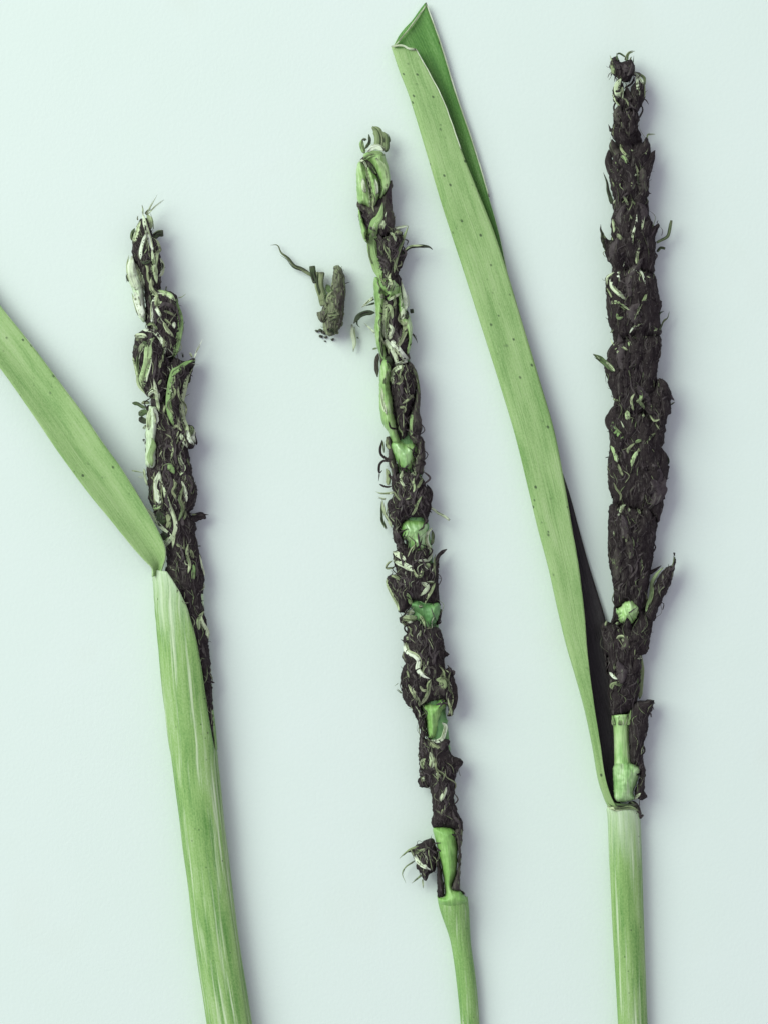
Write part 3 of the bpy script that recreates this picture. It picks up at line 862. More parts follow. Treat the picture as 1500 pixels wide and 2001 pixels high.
strands(m1, [
    ('olive', 85, 'B1 560 345 575 240 550 150 495 105', 'b', 30), ('olive', 70, 'B1 635 370 645 300 635 220 595 150', 'b', 30), ('dgreen', 34, 'B1 640 385 668 330 655 245', 'b', 26), ('green', 42, 'B1 412 400 382 310 388 240', 'b', 26),
    ('dgreen', 26, 'B1 420 350 470 270 462 185', 'b', 26), ('dgreen', 34, 'B1 392 245 440 248', 'b', 28), ('ivory', 44, 'B1 450 385 500 338 560 330 625 372'), ('green', 46, 'B1 400 470 470 420 560 400 640 420'),
    ('dgreen', 40, 'B1 545 630 515 590 480 530'), ('pale', 30, 'B1 490 1000 480 800 450 640 410 520'), ('ivory', 34, 'B1 420 840 400 760 395 680'), ('ivory', 30, 'B1 550 860 545 760 530 680'), ('dgreen', 18, 'B1 490 900 470 780 430 660'),  # first dgreen strip paints in the shaded slot between the bracts
    ('green', 60, 'B1 640 820 650 700 620 560 540 450'), ('dgreen', 20, 'B1 580 880 585 740 560 620'), ('pale', 22, 'B1 350 490 400 480 440 560'), ('ivory', 22, 'B1 640 1110 655 1045'), ('black', 60, 'B1 470 1280 450 1150 400 1030'),
    ('black', 36, 'B1 560 990 590 900', 'b'), ('grey', 40, 'B1 700 1000 690 900 690 740'), ('tan', 10, 'B1 740 1150 760 1080', 't', 20), ('ivory', 70, 'B1 585 1240 600 1190 630 1150')])
strand(m1, 'green', 84, 'B1 605 1840 562 1700 512 1560 492 1420 502 1300 525 1180 580 1110 620 950', kind='b', name='glume', zoff=2.5)
strand(m1, 'ivory', 26, 'B1 505 1330 515 1240 535 1170')  # no husk: ivory strip painted in as the highlight on the green strap
strands(m2, [
    ('ivory', 24, 'B1 690 1278 780 1232 898 1208', 'b', 34), ('olive', 30, 'B1 740 1735 762 1600 802 1460 850 1340 895 1212', 'b', 34), ('tan', 60, 'B1 740 1290 830 1280', 'b', 34), ('ivory', 22, 'B1 690 1280 740 1312 762 1385'),
    ('dgreen', 30, 'B1 820 1560 862 1490 930 1442 1060 1436 1130 1442 1168 1472', 'b', 36), ('pale', 16, 'B1 860 1478 930 1432 1060 1428', 'b', 40), ('black', 46, 'B1 790 1700 830 1580 875 1475', 'b', 26), ('tan', 18, 'B1 630 1345 705 1318'),
    ('tan', 16, 'B1 602 1480 612 1545'), ('tan', 22, 'B1 690 1588 725 1602'), ('olive', 16, 'B1 650 1440 690 1500 670 1580'), ('ivory', 20, 'B1 640 1800 720 1795'), ('green', 36, 'B1 700 1830 690 1890 650 1930')])
strands(m3, [
    ('pale', 52, 'B2 538 705 520 560 532 400 525 230'), ('ivory', 60, 'B2 470 225 520 228'), ('pale', 30, 'B2 605 475 590 350 530 310'), ('pale', 26, 'B2 565 265 640 222 705 190'), ('pale', 26, 'B2 545 155 580 120 592 50'),
    ('tan', 18, 'B2 515 32 605 35'), ('ivory', 62, 'B2 735 375 748 280 732 160 703 45', 't', 40), ('tan', 50, 'B2 680 785 700 720 742 620 748 540 690 480 700 400'), ('pale', 36, 'B2 572 705 602 600 570 530'),
    ('ivory', 36, 'B2 532 708 590 800 640 900 658 965', 'f'), ('ivory', 54, 'B2 588 728 660 800 720 880 772 942', 'f'), ('ivory', 32, 'B2 772 940 700 965 638 992', 'f'), ('ivory', 36, 'B2 742 1000 640 1040 608 1120 610 1210'),
    ('dgreen', 54, 'B2 545 890 600 1010'), ('pale', 22, 'B2 400 228 330 290 268 345', 'b', 30), ('dgreen', 46, 'B2 412 405 310 410 230 450 178 525', 'b', 30), ('dgreen', 20, 'B2 215 480 220 540 252 572', 't', 24),
    ('ivory', 40, 'B2 158 535 165 640 186 740 172 845', 'l', 12), ('ivory', 22, 'B2 412 632 350 572 288 518', 't', 26), ('dgreen', 20, 'B2 405 250 345 282', 't', 28), ('dgreen', 24, 'B2 410 300 308 332', 't', 28),
    ('dgreen', 34, 'B2 820 362 830 410', 'f', 20), ('dgreen', 15, 'B2 835 640 868 690 886 752', 't', 20), ('green', 24, 'B2 388 812 442 800', 'b', 20), ('dgreen', 26, 'B2 500 900 480 700 490 500'), ('dgreen', 34, 'B2 765 480 770 380'),
    ('brown', 40, 'B2 450 860 430 980 442 1125', 'b', 14), ('olive', 16, 'B2 215 680 238 695', 'b', 8), ('dgreen', 30, 'B2 460 190 480 120', 'b'), ('dgreen', 26, 'B2 560 160 590 100', 'b'), ('ivory', 44, 'B2 700 480 725 440 730 360')])
strands(m4, [
    ('tan', 26, 'B2 680 1100 712 1130 692 1190 640 1192'), ('tan', 24, 'B2 842 1318 770 1390 718 1422'), ('tan', 30, 'B2 688 1462 742 1470 742 1522'), ('green', 26, 'B2 600 1180 560 1080 585 1000'), ('dgreen', 26, 'B2 520 1200 525 1130'),
    ('olive', 20, 'B2 850 1040 890 1160 905 1320'), ('pale', 30, 'B2 540 1540 500 1400 490 1240'), ('green', 30, 'B2 815 1780 820 1640 830 1520'), ('grey', 26, 'B2 720 1320 700 1230 730 1180'), ('black', 30, 'B2 850 1740 870 1620', 'b')])
strands(m5a, [('tan', 30, 'B3 472 155 440 120 430 35', 'b', 30), ('black', 24, 'B3 492 275 430 265 370 220 362 150 380 55', 'b', 26), ('black', 22, 'B3 470 300 400 288 350 335 350 420 382 395', 'b', 24), ('black', 16, 'B3 350 430 338 520', 't', 20),
    ('tan', 22, 'B3 512 380 475 300', 'b'), ('tan', 42, 'B3 440 560 450 450 425 375', 'b', 20), ('black', 18, 'B3 350 550 420 580 492 572', 'b', 24), ('black', 30, 'B3 480 490 450 430', 'b', 22), ('olive', 14, 'B3 380 60 388 110 400 200', 'b', 12)])
strands(m5, [
    ('ivory', 28, 'B3 518 642 400 652 305 635', 't', 30), ('tan', 25, 'B3 510 640 560 710 605 745'), ('pale', 22, 'B3 420 715 335 690', 't', 26), ('pale', 28, 'B3 485 1035 450 950 402 860 380 720', 'b', 22),
    ('dgreen', 22, 'B3 432 1045 380 940 372 740', 'b', 18), ('pale', 30, 'B3 632 575 590 500 602 400'), ('black', 60, 'B3 640 560 655 430'), ('pale', 26, 'B3 700 425 745 455'), ('tan', 26, 'B3 832 488 790 560 758 615'), ('tan', 20, 'B3 775 450 825 490'),
    ('tan', 25, 'B3 735 775 765 845'), ('ivory', 22, 'B3 925 815 1000 870 1060 900 1130 952', 'f', 26), ('black', 36, 'B3 905 780 922 650 878 555', 'b', 26), ('grey', 30, 'B3 720 800 740 660 780 590'), ('grey', 22, 'B3 560 820 600 720 680 690'),
    ('tan', 16, 'B3 640 720 700 700'), ('grey', 24, 'B3 820 820 800 700 830 600')])
strands(m6, [
    ('pale', 46, 'B3 640 1402 560 1340 498 1300'), ('ivory', 52, 'B3 735 1515 600 1442 505 1398'), ('tan', 18, 'B3 415 1485 450 1430 492 1405', 'b', 22), ('tan', 20, 'B3 415 1490 515 1480', 'b', 22), ('ivory', 32, 'B3 935 1035 880 1110 880 1200 922 1300 900 1385 840 1402 738 1402'),
    ('pale', 58, 'B3 865 1440 915 1485'), ('tan', 26, 'B3 825 1495 812 1570 760 1572 728 1505'), ('pale', 26, 'B3 875 1642 965 1638'), ('tan', 28, 'B3 962 1650 930 1740 880 1820 858 1885'), ('ivory', 36, 'B3 815 1645 885 1690 862 1740 805 1795'),
    ('pale', 28, 'B3 430 1595 450 1700 500 1800 540 1880 572 1985', 'b', 24), ('tan', 22, 'B3 480 1568 540 1590 575 1625'), ('green', 36, 'B3 702 1895 680 1830 658 1765'), ('black', 34, 'B3 985 1440 1000 1360 1060 1300 1100 1275', 'b', 30), ('tan', 16, 'B3 965 1600 960 1400 975 1330'),
    ('ivory', 50, 'B4 520 150 625 152'), ('pale', 60, 'B4 490 215 600 222 650 195'), ('pale', 26, 'B4 680 185 722 240 742 315'), ('pale', 42, 'B4 672 90 715 85'), ('grey', 40, 'B3 540 1250 580 1180 520 1060'), ('grey', 30, 'B3 700 1650 660 1600 580 1600'),
    ('olive', 30, 'B3 930 1230 945 1130 935 1060', 'b', 22)])
strands(m7, [
    ('ivory', 40, 'B4 505 495 540 590 630 640 672 700 660 790 720 860 795 892'), ('tan', 36, 'B4 815 895 782 960 770 1060 730 1130 678 1195'), ('tan', 38, 'B4 682 1205 650 1110 600 1030 555 955'), ('tan', 26, 'B4 562 885 540 800'), ('tan', 26, 'B4 685 975 720 1022 775 1020'),
    ('olive', 54, 'B4 955 1010 940 920 865 905'), ('olive', 22, 'B4 965 870 900 900'), ('ivory', 34, 'B4 532 440 560 438'), ('tan', 26, 'B4 680 425 692 345'), ('tan', 20, 'B4 755 335 825 328'), ('olive', 10, 'B4 440 945 400 975', 't', 14), ('olive', 14, 'B4 485 1055 428 1008', 't', 20),
    ('tan', 16, 'B4 1000 1300 1050 1110 1010 1000 1000 900 1030 800'), ('tan', 20, 'B4 480 250 520 290 545 270'), ('black', 60, 'B4 1040 1260 1070 1080 1040 880'), ('grey', 34, 'B4 830 740 850 640 900 580'), ('black', 26, 'B4 950 600 1015 625', 't'), ('black', 22, 'B4 520 480 468 455', 't'),
    ('grey', 30, 'B4 680 600 720 680'), ('brown', 70, 'B4 840 1080 900 1000 960 1080')])
strands(m9, [
    ('ivory', 36, 'B4 930 1385 968 1420 960 1490 930 1560 860 1592 788 1572'), ('tan', 42, 'B4 795 1600 850 1652 915 1662'), ('ivory', 52, 'B4 810 1890 825 1800 798 1715'), ('pale', 36, 'B4 745 1785 708 1830 722 1905'), ('ivory', 42, 'B4 860 1955 915 1985'),
    ('pale', 26, 'B5 468 295 490 250 515 188'), ('grey', 40, 'B4 920 1690 960 1620 1000 1640'), ('black', 60, 'B4 1060 1800 1100 1830 1150 1830', 'b', 26), ('ivory', 28, 'B5 330 128 350 122'), ('grey', 24, 'B5 450 160 430 240')])
strands(m10, [
    ('olive', 18, 'B5 300 640 225 672 155 735', 't', 24), ('pale', 20, 'B5 270 700 365 658'), ('ivory', 26, 'B5 272 712 310 770 395 825'), ('olive', 11, 'B5 272 752 205 798 178 850 206 925', 't', 18), ('olive', 14, 'B5 325 860 250 925', 't', 18), ('pale', 12, 'B5 332 895 335 962', 't', 12), ('tan', 14, 'B5 240 660 270 720')])

for k, n in ((m1, 3), (m2, 4), (m3, 4), (m4, 4), (m5, 4), (m6, 4), (m7, 5), (m9, 4)):
    long_strips(k, n, (20, 48), (1.8, 4.2), (('pale', 1), ('tan', 4), ('olive', 2), ('grey', 5)), 0.25)

# ================================================================ ear with the long folded leaf
E3 = thing('grass_ear', (1220, 1600), 'thick coal-black smutted grass ear beside its long folded upright leaf', 'grass ear')
AX3 = (-0.02, 1.0)
rolled('leaf_sheath', [(1188, 1571, 1243, 1576), (1184, 1582, 1247, 1586), (1186, 1600, 1250, 1602), (1189, 1680, 1253, 1682), (1194, 1780, 1256, 1780), (1200, 1890, 1260, 1890), (1206, 1998, 1264, 1998), (1211, 2090, 1268, 2090)],
       ['sheath', 'sheath_in'], E3, flat=0.72, ridges=18, ridge=0.026, thick=4)
st = []
LEAF3 = [((764, 92), (811, 95), (831, 5), 26), ((780, 140), (840, 146), (862, 92), 28), ((800, 192), (867, 200), (888, 178), 30), ((830, 290), (900, 292), (925, 288), 30), ((860, 392), (940, 392), (954, 385), 30),
         ((882, 460), (964, 452), (973, 452), 28), ((905, 530), (988, 525), (989, 525), 28), ((940, 640), (1020, 632), (1012, 632), 28), ((975, 750), (1054, 745), (1042, 745), 30), ((1005, 850), (1083, 846), (1072, 846), 32),
         ((1032, 960), (1104, 956), (1109, 956), 34), ((1050, 1035), (1117, 1032), (1130, 1032), 36), ((1070, 1110), (1130, 1108), (1151, 1108), 38), ((1090, 1200), (1141, 1199), (1179, 1200), 40), ((1106, 1265), (1146, 1265), (1195, 1265), 42),
         ((1122, 1320), (1152, 1320), (1203, 1320), 44), ((1140, 1385), (1161, 1385), (1206, 1385), 45), ((1155, 1455), (1172, 1455), (1208, 1455), 44), ((1166, 1519), (1181, 1516), (1208, 1515), 42), ((1178, 1558), (1192, 1554), (1210, 1560), 38), ((1187, 1578), (1204, 1578), (1216, 1580), 34)]
for i, (f, t, b, z) in enumerate(LEAF3):
    f, t, b = map(np.array, (f, t, b))
    zb = 3 if i < 19 else 8
    jag = (lambda: random.uniform(-2.5, 2.5)) if i == 0 else (lambda: 0)
    row = []
    for q, dz in ((0, 0), (0.2, 0), (0.4, -0.5), (0.6, -1), (0.8, -2)):
        p = t * (1 - q) + f * q
        row.append((p[0], p[1] + jag(), z + 6 + dz))
    row.append((f[0] + 2, f[1], z))
    row.append((f[0], f[1], z * 0.6 + 1))
    row.append((f[0] + 3, f[1], z * 0.3 + zb * 0.6))
    for q in (0.2, 0.4, 0.6, 0.8, 1.0):
        p = f * (1 - q) + b * q
        row.append((p[0], p[1] + jag(), zb + 4 * q * q + (4 if q == 1 and i < 8 else 0)))
    st.append(row)
sheet('leaf_blade', st, ['leaf', 'leaf_stain', 'rim'], E3, 3.0, sub=3)

for tr, w, zf in (('P 764 91 785 89 798 95 811 96', 3.0, 34), ('P 768 93 799 56 832 10', 2.2, 12), ('P 831 5 862 92 888 178 925 288 954 385', 2.8, 11), ('P 812 96 840 146 867 200 900 292', 1.6, 35)):
    strand(E3, 'ivory', w, tr, 'f', zf, name='leaf_margin')
# stem inside the ear
pad('rachis', 'P 1206 260 1250 260 1272 500 1280 800 1286 980 1266 1150 1256 1240 1246 1340 1230 1392 1200 1392 1192 1240 1200 1160 1196 1000 1200 800 1196 600 1206 400', 26, 4, 'black', E3, rough=0.6, axis=AX3)
rolled('rachis', [(1195, 1398, 1229, 1396), (1198, 1430, 1228, 1428), (1199, 1470, 1230, 1470), (1199, 1500, 1232, 1500)], ['palestem'], E3, flat=0.9, ridges=9, ridge=0.02, zlift=14, thick=6)
pad('stem_node', 'C5 600 1200 700 1165 800 1180 885 1230 875 1330 815 1480 825 1560 700 1600 612 1565 596 1400', 46, 8, 'nodestem', E3, rough=1.0, edge=0.5, axis=AX3)
q13 = pad('spikelet', 'C5 780 600 800 540 850 500 930 500 1040 490 985 680 965 850 928 950 922 1100 942 1270 932 1470 965 1545 900 1580 830 1500 890 1300 860 1210 790 1170 770 1000 770 700', 44, 5, 'black', E3, axis=AX3)
q12 = pad('spikelet', 'C4 425 1430 560 1440 680 1500 780 1390 830 1280 900 1330 970 1420 945 1560 935 1640 900 1760 835 1790 840 1990 C5 890 250 862 460 790 600 700 640 600 660 560 640 545 300 530 0 C4 470 1990 430 1700 415 1560', 46, 5, 'black', E3, axis=AX3)
q11 = pad('spikelet', 'C4 1200 672 1222 760 1195 880 1155 1020 1075 1180 1015 1320 960 1430 880 1360 900 1280 950 1180 975 1040 1060 880 1150 815 1185 800', 30, 14, 'black', E3, rough=0.7, axis=(-0.3, 1))
q10 = pad('spikelet', 'C4 492 200 560 140 960 240 1010 330 990 450 970 600 960 760 930 880 920 1000 885 1200 830 1340 760 1240 700 1190 560 1270 540 1050 505 850 482 600 482 400', 56, 4, 'black', E3, rough=1.3, axis=AX3)
pad('rachis_joint', 'C4 630 1220 720 1192 800 1230 815 1320 780 1390 720 1450 680 1492 640 1440 590 1400 568 1275 600 1290', 30, 24, 'palestem', E3, rough=1.8, edge=1.8, axis=AX3)
q9 = pad('spikelet', 'C3 430 790 700 760 880 860 1050 940 1050 1080 1030 1180 1000 1330 1040 1450 1100 1450 1080 1600 1052 1700 1052 1850 C4 1098 60 1060 250 1020 340 960 260 650 160 560 140 530 60 C3 400 1850 360 1700 350 1500 370 1200 370 1000 390 860', 58, 3, 'black', E3, axis=AX3)
q8 = pad('spikelet', 'C3 950 400 1000 380 1060 440 1110 500 1135 580 1125 700 1125 790 1080 850 1060 940 960 980 870 900 840 700 870 560', 50, 6, 'black', E3, axis=AX3)
q7 = pad('spikelet', 'C2 470 1800 620 1730 980 1720 990 1990 C3 980 120 960 300 950 400 910 520 860 720 700 820 500 820 430 700 420 600 380 500 340 350 310 220 335 140 C2 380 1960 400 1860', 58, 3, 'black', E3, axis=AX3)
q6 = pad('spikelet', 'C2 330 1010 400 950 470 930 640 890 780 905 900 950 950 1060 980 1220 1012 1340 985 1460 1000 1560 980 1720 620 1760 540 1800 470 1760 400 1680 360 1540 335 1380 330 1180', 60, 3, 'black', E3, axis=AX3)
q5 = pad('spikelet', 'C2 440 60 830 60 800 150 860 260 920 390 970 350 980 400 940 500 940 700 930 850 905 970 700 920 640 920 560 900 470 940 420 900 340 780 290 640 262 500 262 390 300 480 390 560 388 340 420 200', 56, 4, 'black', E3, axis=AX3)
q4 = pad('spikelet', 'C1 350 1540 400 1480 480 1370 600 1300 700 1250 780 1240 830 1170 872 1280 872 1480 872 1640 855 1760 855 1900 C2 830 60 790 140 620 120 440 110 C1 420 1920 390 1780 365 1660', 54, 5, 'black', E3, axis=AX3)
q3 = pad('spikelet', 'C1 480 850 600 820 710 870 737 940 722 1060 695 1180 690 1270 600 1330 500 1290 410 1180 380 1090 420 1050 440 960 440 900', 46, 6, 'black', E3, axis=AX3)
q2 = pad('spikelet', 'C1 460 490 420 570 408 640 430 740 490 810 540 850 700 880 745 830 802 700 802 540 760 470 690 500 640 560 620 640 560 630 545 560 520 480', 44, 6, 'black', E3, axis=AX3)
q1 = pad('spikelet', 'C1 380 280 400 210 470 180 500 250 560 240 650 230 682 300 684 360 660 430 610 490 540 500 460 450 410 410 380 330', 42, 7, 'black', E3, axis=AX3)
SC = (('black', 9), ('grey', 3), ('brown', 1.0))
for k, n, l, w in ((q1, 4, (18, 30), (9, 14)), (q2, 4, (22, 36), (10, 15)), (q3, 5, (26, 42), (14, 20)), (q4, 9, (45, 70), (17, 26)), (q5, 11, (50, 80), (18, 30)), (q6, 12, (50, 85), (20, 32)),
                   (q7, 10, (50, 80), (20, 30)), (q8, 5, (40, 60), (17, 24)), (q9, 15, (50, 90), (20, 32)), (q10, 9, (40, 65), (16, 26)), (q12, 6, (30, 50), (14, 22))):
    scales(k, n, l, w, SC)
for k, n, h in ((q13, 12, 5), (q12, 30, 6), (q11, 6, 2), (q10, 60, 0), (q9, 34, 5), (q8, 12, 5), (q7, 28, 6), (q6, 28, 7), (q5, 28, 7), (q4, 22, 7), (q3, 14, 6), (q2, 10, 4), (q1, 10, 5)):
    chaff(k, n, h, DRK, hl=(4, 10))
    chaff(k, int(4 + len(PADS[k.name][4]) / 110), 0, (('brown', 3), ('grey', 4), ('olive', 2.2), ('tan', 1)), ln=(14, 42), wd=(0.8, 2.0), spread=0.35, name='fibre_fuzz')
strands(q1, [('pale', 36, 'C1 425 405 410 330 400 250 378 175', 't', 34), ('dgreen', 22, 'C1 470 250 460 145', 't', 34), ('dgreen', 15, 'C1 460 160 500 150 560 190 602 205', 'b', 34), ('olive', 30, 'C1 570 240 610 155 685 125', 't', 34), ('pale', 26, 'C1 590 240 600 190'),
    ('dgreen', 13, 'C1 665 265 672 175', 't', 30), ('olive', 16, 'C1 620 235 650 190', 't', 34)])
strands(q2, [('ivory', 58, 'C1 490 690 460 570 512 462'), ('pale', 34, 'C1 522 705 532 560'), ('pale', 15, 'C1 502 805 440 725 410 640'), ('ivory', 28, 'C1 742 665 722 580 710 460 678 368', 'b', 34), ('olive', 26, 'C1 795 560 802 460 760 420 688 375', 'b', 30),
    ('black', 20, 'C1 680 440 640 520 552 582', 'b', 34), ('ivory', 34, 'C1 790 520 730 440 692 385', 't', 34), ('tan', 15, 'C1 540 700 580 720 612 802'), ('pale', 12, 'C1 802 540 806 640 795 700'), ('tan', 20, 'C1 500 835 530 840')])
strands(q3, [('black', 30, 'C1 390 1110 378 1070 358 1020', 't', 22), ('black', 14, 'C1 460 900 400 880', 't', 22), ('grey', 24, 'C1 600 980 590 900 620 850')])
strands(q4, [('tan', 28, 'C1 505 1262 525 1330 580 1400 625 1440'), ('pale', 24, 'C1 560 1265 600 1320 665 1345'), ('dgreen', 40, 'C1 530 1270 550 1320'), ('green', 34, 'C1 520 1400 560 1440 580 1500'), ('dgreen', 32, 'C1 365 1560 372 1460 380 1375', 't', 24), ('dgreen', 48, 'C1 405 1990 360 1840 340 1720 298 1605', 't', 20),
    ('olive', 15, 'C1 832 1185 848 1142 935 1135', 't', 30), ('tan', 14, 'C1 520 1655 480 1600 440 1500'), ('tan', 19, 'C1 736 1775 720 1600 688 1500'), ('pale', 13, 'C1 345 1578 390 1585 435 1615'), ('tan', 16, 'C1 432 1785 400 1680'), ('pale', 26, 'C1 600 2010 575 1950 548 1895'), ('tan', 20, 'C1 695 2005 648 1928'),
    ('pale', 28, 'C2 420 110 445 60'), ('ivory', 26, 'C1 680 1632 702 1638'), ('pale', 22, 'C1 810 1370 825 1385'), ('black', 18, 'C1 850 1870 888 1858', 't', 22), ('tan', 13, 'C1 500 1640 520 1600')])
strands(q5, [('pale', 26, 'C2 425 465 432 420 408 300'), ('tan', 40, 'C2 520 550 505 530 468 478'), ('tan', 20, 'C2 560 370 560 250'), ('tan', 18, 'C2 630 270 650 305'), ('pale', 23, 'C2 650 615 660 480 700 350 705 245'), ('pale', 22, 'C2 775 445 780 330 792 220'), ('tan', 30, 'C2 700 845 712 740 745 640'), ('green', 44, 'C2 738 600 755 555'),
    ('ivory', 28, 'C2 500 1060 480 985 502 920 562 825'), ('olive', 26, 'C2 950 588 1060 532 1100 480 1130 315', 'f', 30), ('dgreen', 26, 'C2 955 700 1000 652 1052 662', 'f', 24), ('dgreen', 26, 'C2 330 700 292 560 265 365', 't', 24), ('olive', 14, 'C2 320 540 275 430', 't', 24), ('pale', 20, 'C2 410 560 400 520'), ('black', 24, 'C2 930 480 960 420 975 350', 't', 26)])
strands(q6, [('ivory', 38, 'C2 635 905 720 920 780 980 812 1100', 't'), ('ivory', 46, 'C2 378 1035 420 1140 500 1220 575 1285'), ('pale', 42, 'C2 395 1318 470 1320 560 1370 642 1430', 't'), ('green', 32, 'C2 465 1455 480 1510 545 1500'), ('tan', 28, 'C2 775 1075 730 995'), ('olive', 36, 'C2 675 1525 740 1380 800 1290 835 1175'), ('ivory', 20, 'C2 775 1580 680 1610 618 1695'),
    ('pale', 26, 'C2 445 950 352 1010 340 1110'), ('tan', 18, 'C2 340 1140 372 1200 405 1270'), ('pale', 30, 'C2 915 1665 965 1640'), ('tan', 24, 'C2 925 1725 930 1700'), ('dgreen', 22, 'C2 985 1660 1030 1560 1082 1508 1102 1425', 't', 26), ('olive', 16, 'C2 1000 1620 1040 1540 1080 1510', 'b', 28), ('dgreen', 15, 'C2 985 1470 1005 1440 1045 1428', 't', 26), ('pale', 24, 'C2 490 1060 495 1010'),
    ('pale', 22, 'C2 385 1690 425 1640'), ('tan', 24, 'C2 830 1000 880 1020'), ('green', 26, 'C2 740 1060 735 990')])
strands(q7, [('pale', 30, 'C2 505 1965 440 1870 382 1755', 't', 34), ('tan', 26, 'C2 655 1740 740 1742 835 1740'), ('green', 42, 'C2 605 1800 640 1865'), ('tan', 20, 'C2 478 1828 600 1902'), ('dgreen', 52, 'C3 440 290 340 200 250 122 175 75', 'b', 26), ('ivory', 18, 'C3 260 135 215 95', 'b', 32), ('pale', 26, 'C3 440 285 390 230 330 170'), ('grey', 18, 'C3 635 260 650 200 740 100'), ('grey', 24, 'C3 775 295 758 205'), ('grey', 17, 'C3 815 230 850 140 905 55'),
    ('green', 30, 'C3 805 745 742 650 760 600 748 495'), ('tan', 26, 'C3 662 765 640 640 685 548'), ('green', 50, 'C3 602 880 590 765'), ('pale', 38, 'C3 785 850 790 800'), ('pale', 22, 'C3 415 620 485 642'), ('pale', 30, 'C3 700 655 735 640 785 615'), ('tan', 20, 'C3 880 760 885 690')])
strands(q8, [('tan', 30, 'C3 985 480 970 430'), ('dgreen', 20, 'C3 1120 695 1175 660', 't', 26), ('black', 16, 'C3 1050 440 1080 420', 't', 26), ('tan', 18, 'C3 870 820 920 890 990 870')])
strands(q9, [('green', 46, 'C3 545 1135 495 1070 420 980 412 890'), ('pale', 22, 'C3 552 975 510 885'), ('green', 44, 'C3 470 1395 440 1280 388 1195'), ('tan', 26, 'C3 535 1565 480 1415'), ('tan', 20, 'C3 500 1870 512 1800 460 1720 425 1645'), ('green', 42, 'C3 685 1155 765 1118'), ('tan', 34, 'C3 935 1035 860 1100 790 1180 700 1290'), ('green', 38, 'C3 720 1260 660 1360 645 1450'), ('tan', 26, 'C3 600 1290 602 1230 685 1168'),
    ('grey', 26, 'C3 845 1005 798 1072'), ('dgreen', 26, 'C3 1050 1450 1092 1385 1060 1285', 'b', 26), ('black', 20, 'C3 365 1330 318 1342', 't', 26), ('tan', 20, 'C3 940 930 985 1000'), ('grey', 40, 'C3 800 1450 840 1400'), ('tan', 16, 'C3 630 1530 650 1440')])
strands(q10, [('ivory', 32, 'C4 615 235 640 165 675 148'), ('ivory', 24, 'C4 600 270 602 235'), ('pale', 20, 'C4 545 495 540 430'), ('tan', 26, 'C4 675 545 695 510'), ('grey', 36, 'C4 615 390 665 285'), ('tan', 20, 'C4 718 360 722 325'), ('tan', 30, 'C4 835 245 800 185'), ('tan', 22, 'C4 945 255 890 190'), ('pale', 26, 'C4 715 225 710 180'), ('tan', 22, 'C4 635 505 665 480'), ('pale', 22, 'C4 588 210 592 180')])
strands(q11, [('green', 34, 'C4 888 1315 920 1220 950 1130 960 1000 1010 900 1085 828', 'b', 30), ('black', 42, 'C4 930 890 1000 850 1060 805', 't', 24), ('olive', 14, 'C4 1175 820 1195 760 1200 690', 't', 26)])
strands(q12, [('tan', 26, 'C4 575 1600 600 1580 645 1580 642 1645'), ('tan', 24, 'C4 450 1460 470 1400'), ('ivory', 26, 'C5 555 185 600 240 645 262'), ('olive', 36, 'C5 660 300 580 330 592 375'), ('olive', 30, 'C5 620 320 695 330'), ('tan', 26, 'C5 605 110 615 165'), ('olive', 44, 'C5 880 480 900 250 910 30', 'b', 26), ('pale', 22, 'C5 860 40 920 30'),
    ('pale', 26, 'C4 565 1440 600 1420'), ('tan', 20, 'C4 590 1500 600 1530'), ('tan', 26, 'C4 800 1800 850 1790')])
strands(q13, [('green', 40, 'C5 600 760 592 700 582 655', 't', 40), ('green', 40, 'C5 750 760 768 680 785 595', 't', 40), ('green', 44, 'C5 670 760 665 690 650 645', 't', 40), ('black', 60, 'C5 880 560 960 530 1040 488', 't', 24), ('pale', 24, 'C5 820 1570 860 1530 895 1500'), ('brown', 60, 'C5 760 1600 830 1640 880 1750 925 1735', 'b', 24), ('olive', 20, 'C5 790 1590 850 1640', 'b', 34), ('dgreen', 44, 'C5 540 1600 640 1640 760 1640 850 1620', 'b', 40), ('olive', 30, 'C5 560 1650 660 1665 780 1655 870 1690', 'b', 44), ('pale', 26, 'C5 530 1640 600 1672 700 1680', 'b', 44)])

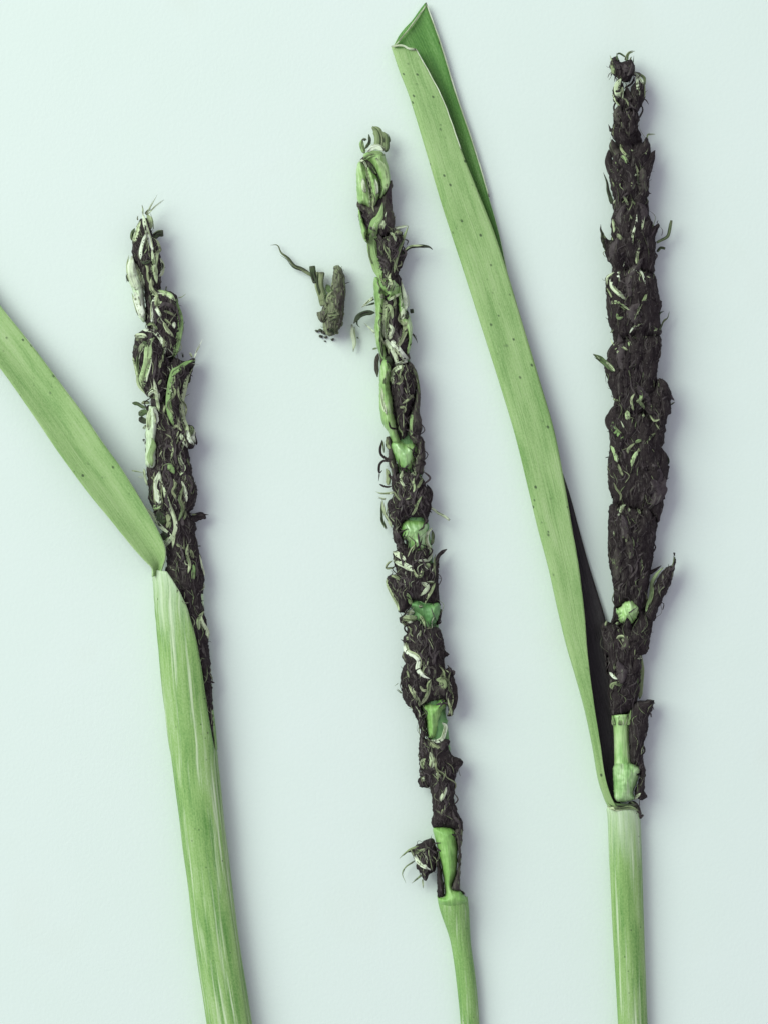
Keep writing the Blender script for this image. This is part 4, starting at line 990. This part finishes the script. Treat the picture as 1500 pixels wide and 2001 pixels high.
# ================================================================ loose floret and its crumbs
F = thing('loose_floret', (640, 620), 'small shrivelled grey-green floret lying loose on the paper with a thread-like tail', 'floret')
AXF = (0.1, 1.0)
fb = pad('husk', 'F 960 830 1000 740 1030 560 1040 480 1110 475 1160 540 1195 680 1190 860 1172 1100 1150 1250 1100 1330 1050 1400 960 1410 890 1290 900 1150 930 1020', 40, 2, 'fragment', F, rough=1.2, edge=0.6, axis=AXF)
pad('husk', 'F 1060 860 1130 760 1195 740 1190 880 1172 1100 1150 1250 1100 1330 1050 1280 1110 1100 1040 1040', 44, 3, 'brown', F, rough=0.9, edge=0.5, axis=AXF)
pad('husk', 'F 815 1095 870 1080 900 950 880 860 930 870 960 960 1010 1060 990 1150 900 1230 840 1190', 34, 3, 'fragment', F, rough=1.0, edge=0.4, axis=AXF)
strand(F, 'fragment', 46, 'F 745 605 620 520 510 468 430 370 340 300 290 200 195 198', 't', 10, name='awn')
strand(F, 'dgreen', 66, 'F 800 700 762 570 750 475', 'f', 16, name='husk')
strand(F, 'fragment', 95, 'F 920 1000 880 860 845 720 855 555', 'f', 18, name='husk')
strand(F, 'dgreen', 30, 'F 945 980 915 860 905 730', 't', 12, name='husk')
strand(F, 'dgreen', 60, 'F 1020 830 970 780 945 720', 'b', 14, name='husk')
strand(F, 'fragment', 60, 'F 970 980 980 900 1030 810', 'b', 14, name='husk')
strand(F, 'dgreen', 16, 'F 1190 710 1260 690', 't', 16, name='bristle')
strand(F, 'tan', 40, 'F 960 1130 1060 1110 1120 1120', name='husk')
strand(F, 'tan', 40, 'F 990 1240 1040 1200 1060 1260', name='husk')
strand(F, 'dgreen', 40, 'F 960 1350 1010 1330 1045 1385', name='husk')
strand(F, 'grey', 30, 'F 1020 1200 1070 1180', name='husk')
strand(F, 'dgreen', 24, 'F 900 1230 950 1170', name='husk')
chaff(fb, 26, 20, (('fragment', 4), ('olive', 2), ('dgreen', 2)), ln=(6, 14), wd=(2, 4), hl=(3, 7))
def crumb(x, y, r, mat):
    n = 9
    tr = [(x + r * (1 + random.uniform(-.35, .35)) * math.cos(i * 2 * math.pi / n), y + r * (0.8 + random.uniform(-.3, .3)) * math.sin(i * 2 * math.pi / n)) for i in range(n)]
    return pad('husk_crumb', tr, r * 1.5, 0.3, mat, None, rough=0.6, edge=0.2)
for u, v, r, m in ((815, 1345, 3.6, 'dgreen'), (860, 1335, 3.8, 'dgreen'), (905, 1360, 5.0, 'dgreen'), (868, 1415, 4.2, 'dgreen'), (935, 1425, 3.6, 'dgreen'), (925, 1475, 2.2, 'dgreen'), (1025, 1455, 3.4, 'dgreen')):
    x, y = 500 + u / 6.818, 450 + v / 6.818
    o = crumb(x, y, r, m)
    o['label'] = 'tiny dark crumb of husk beside the base of the loose floret'
    o['category'] = 'crumb'
    o['group'] = 'crumbs at the base of the loose floret'
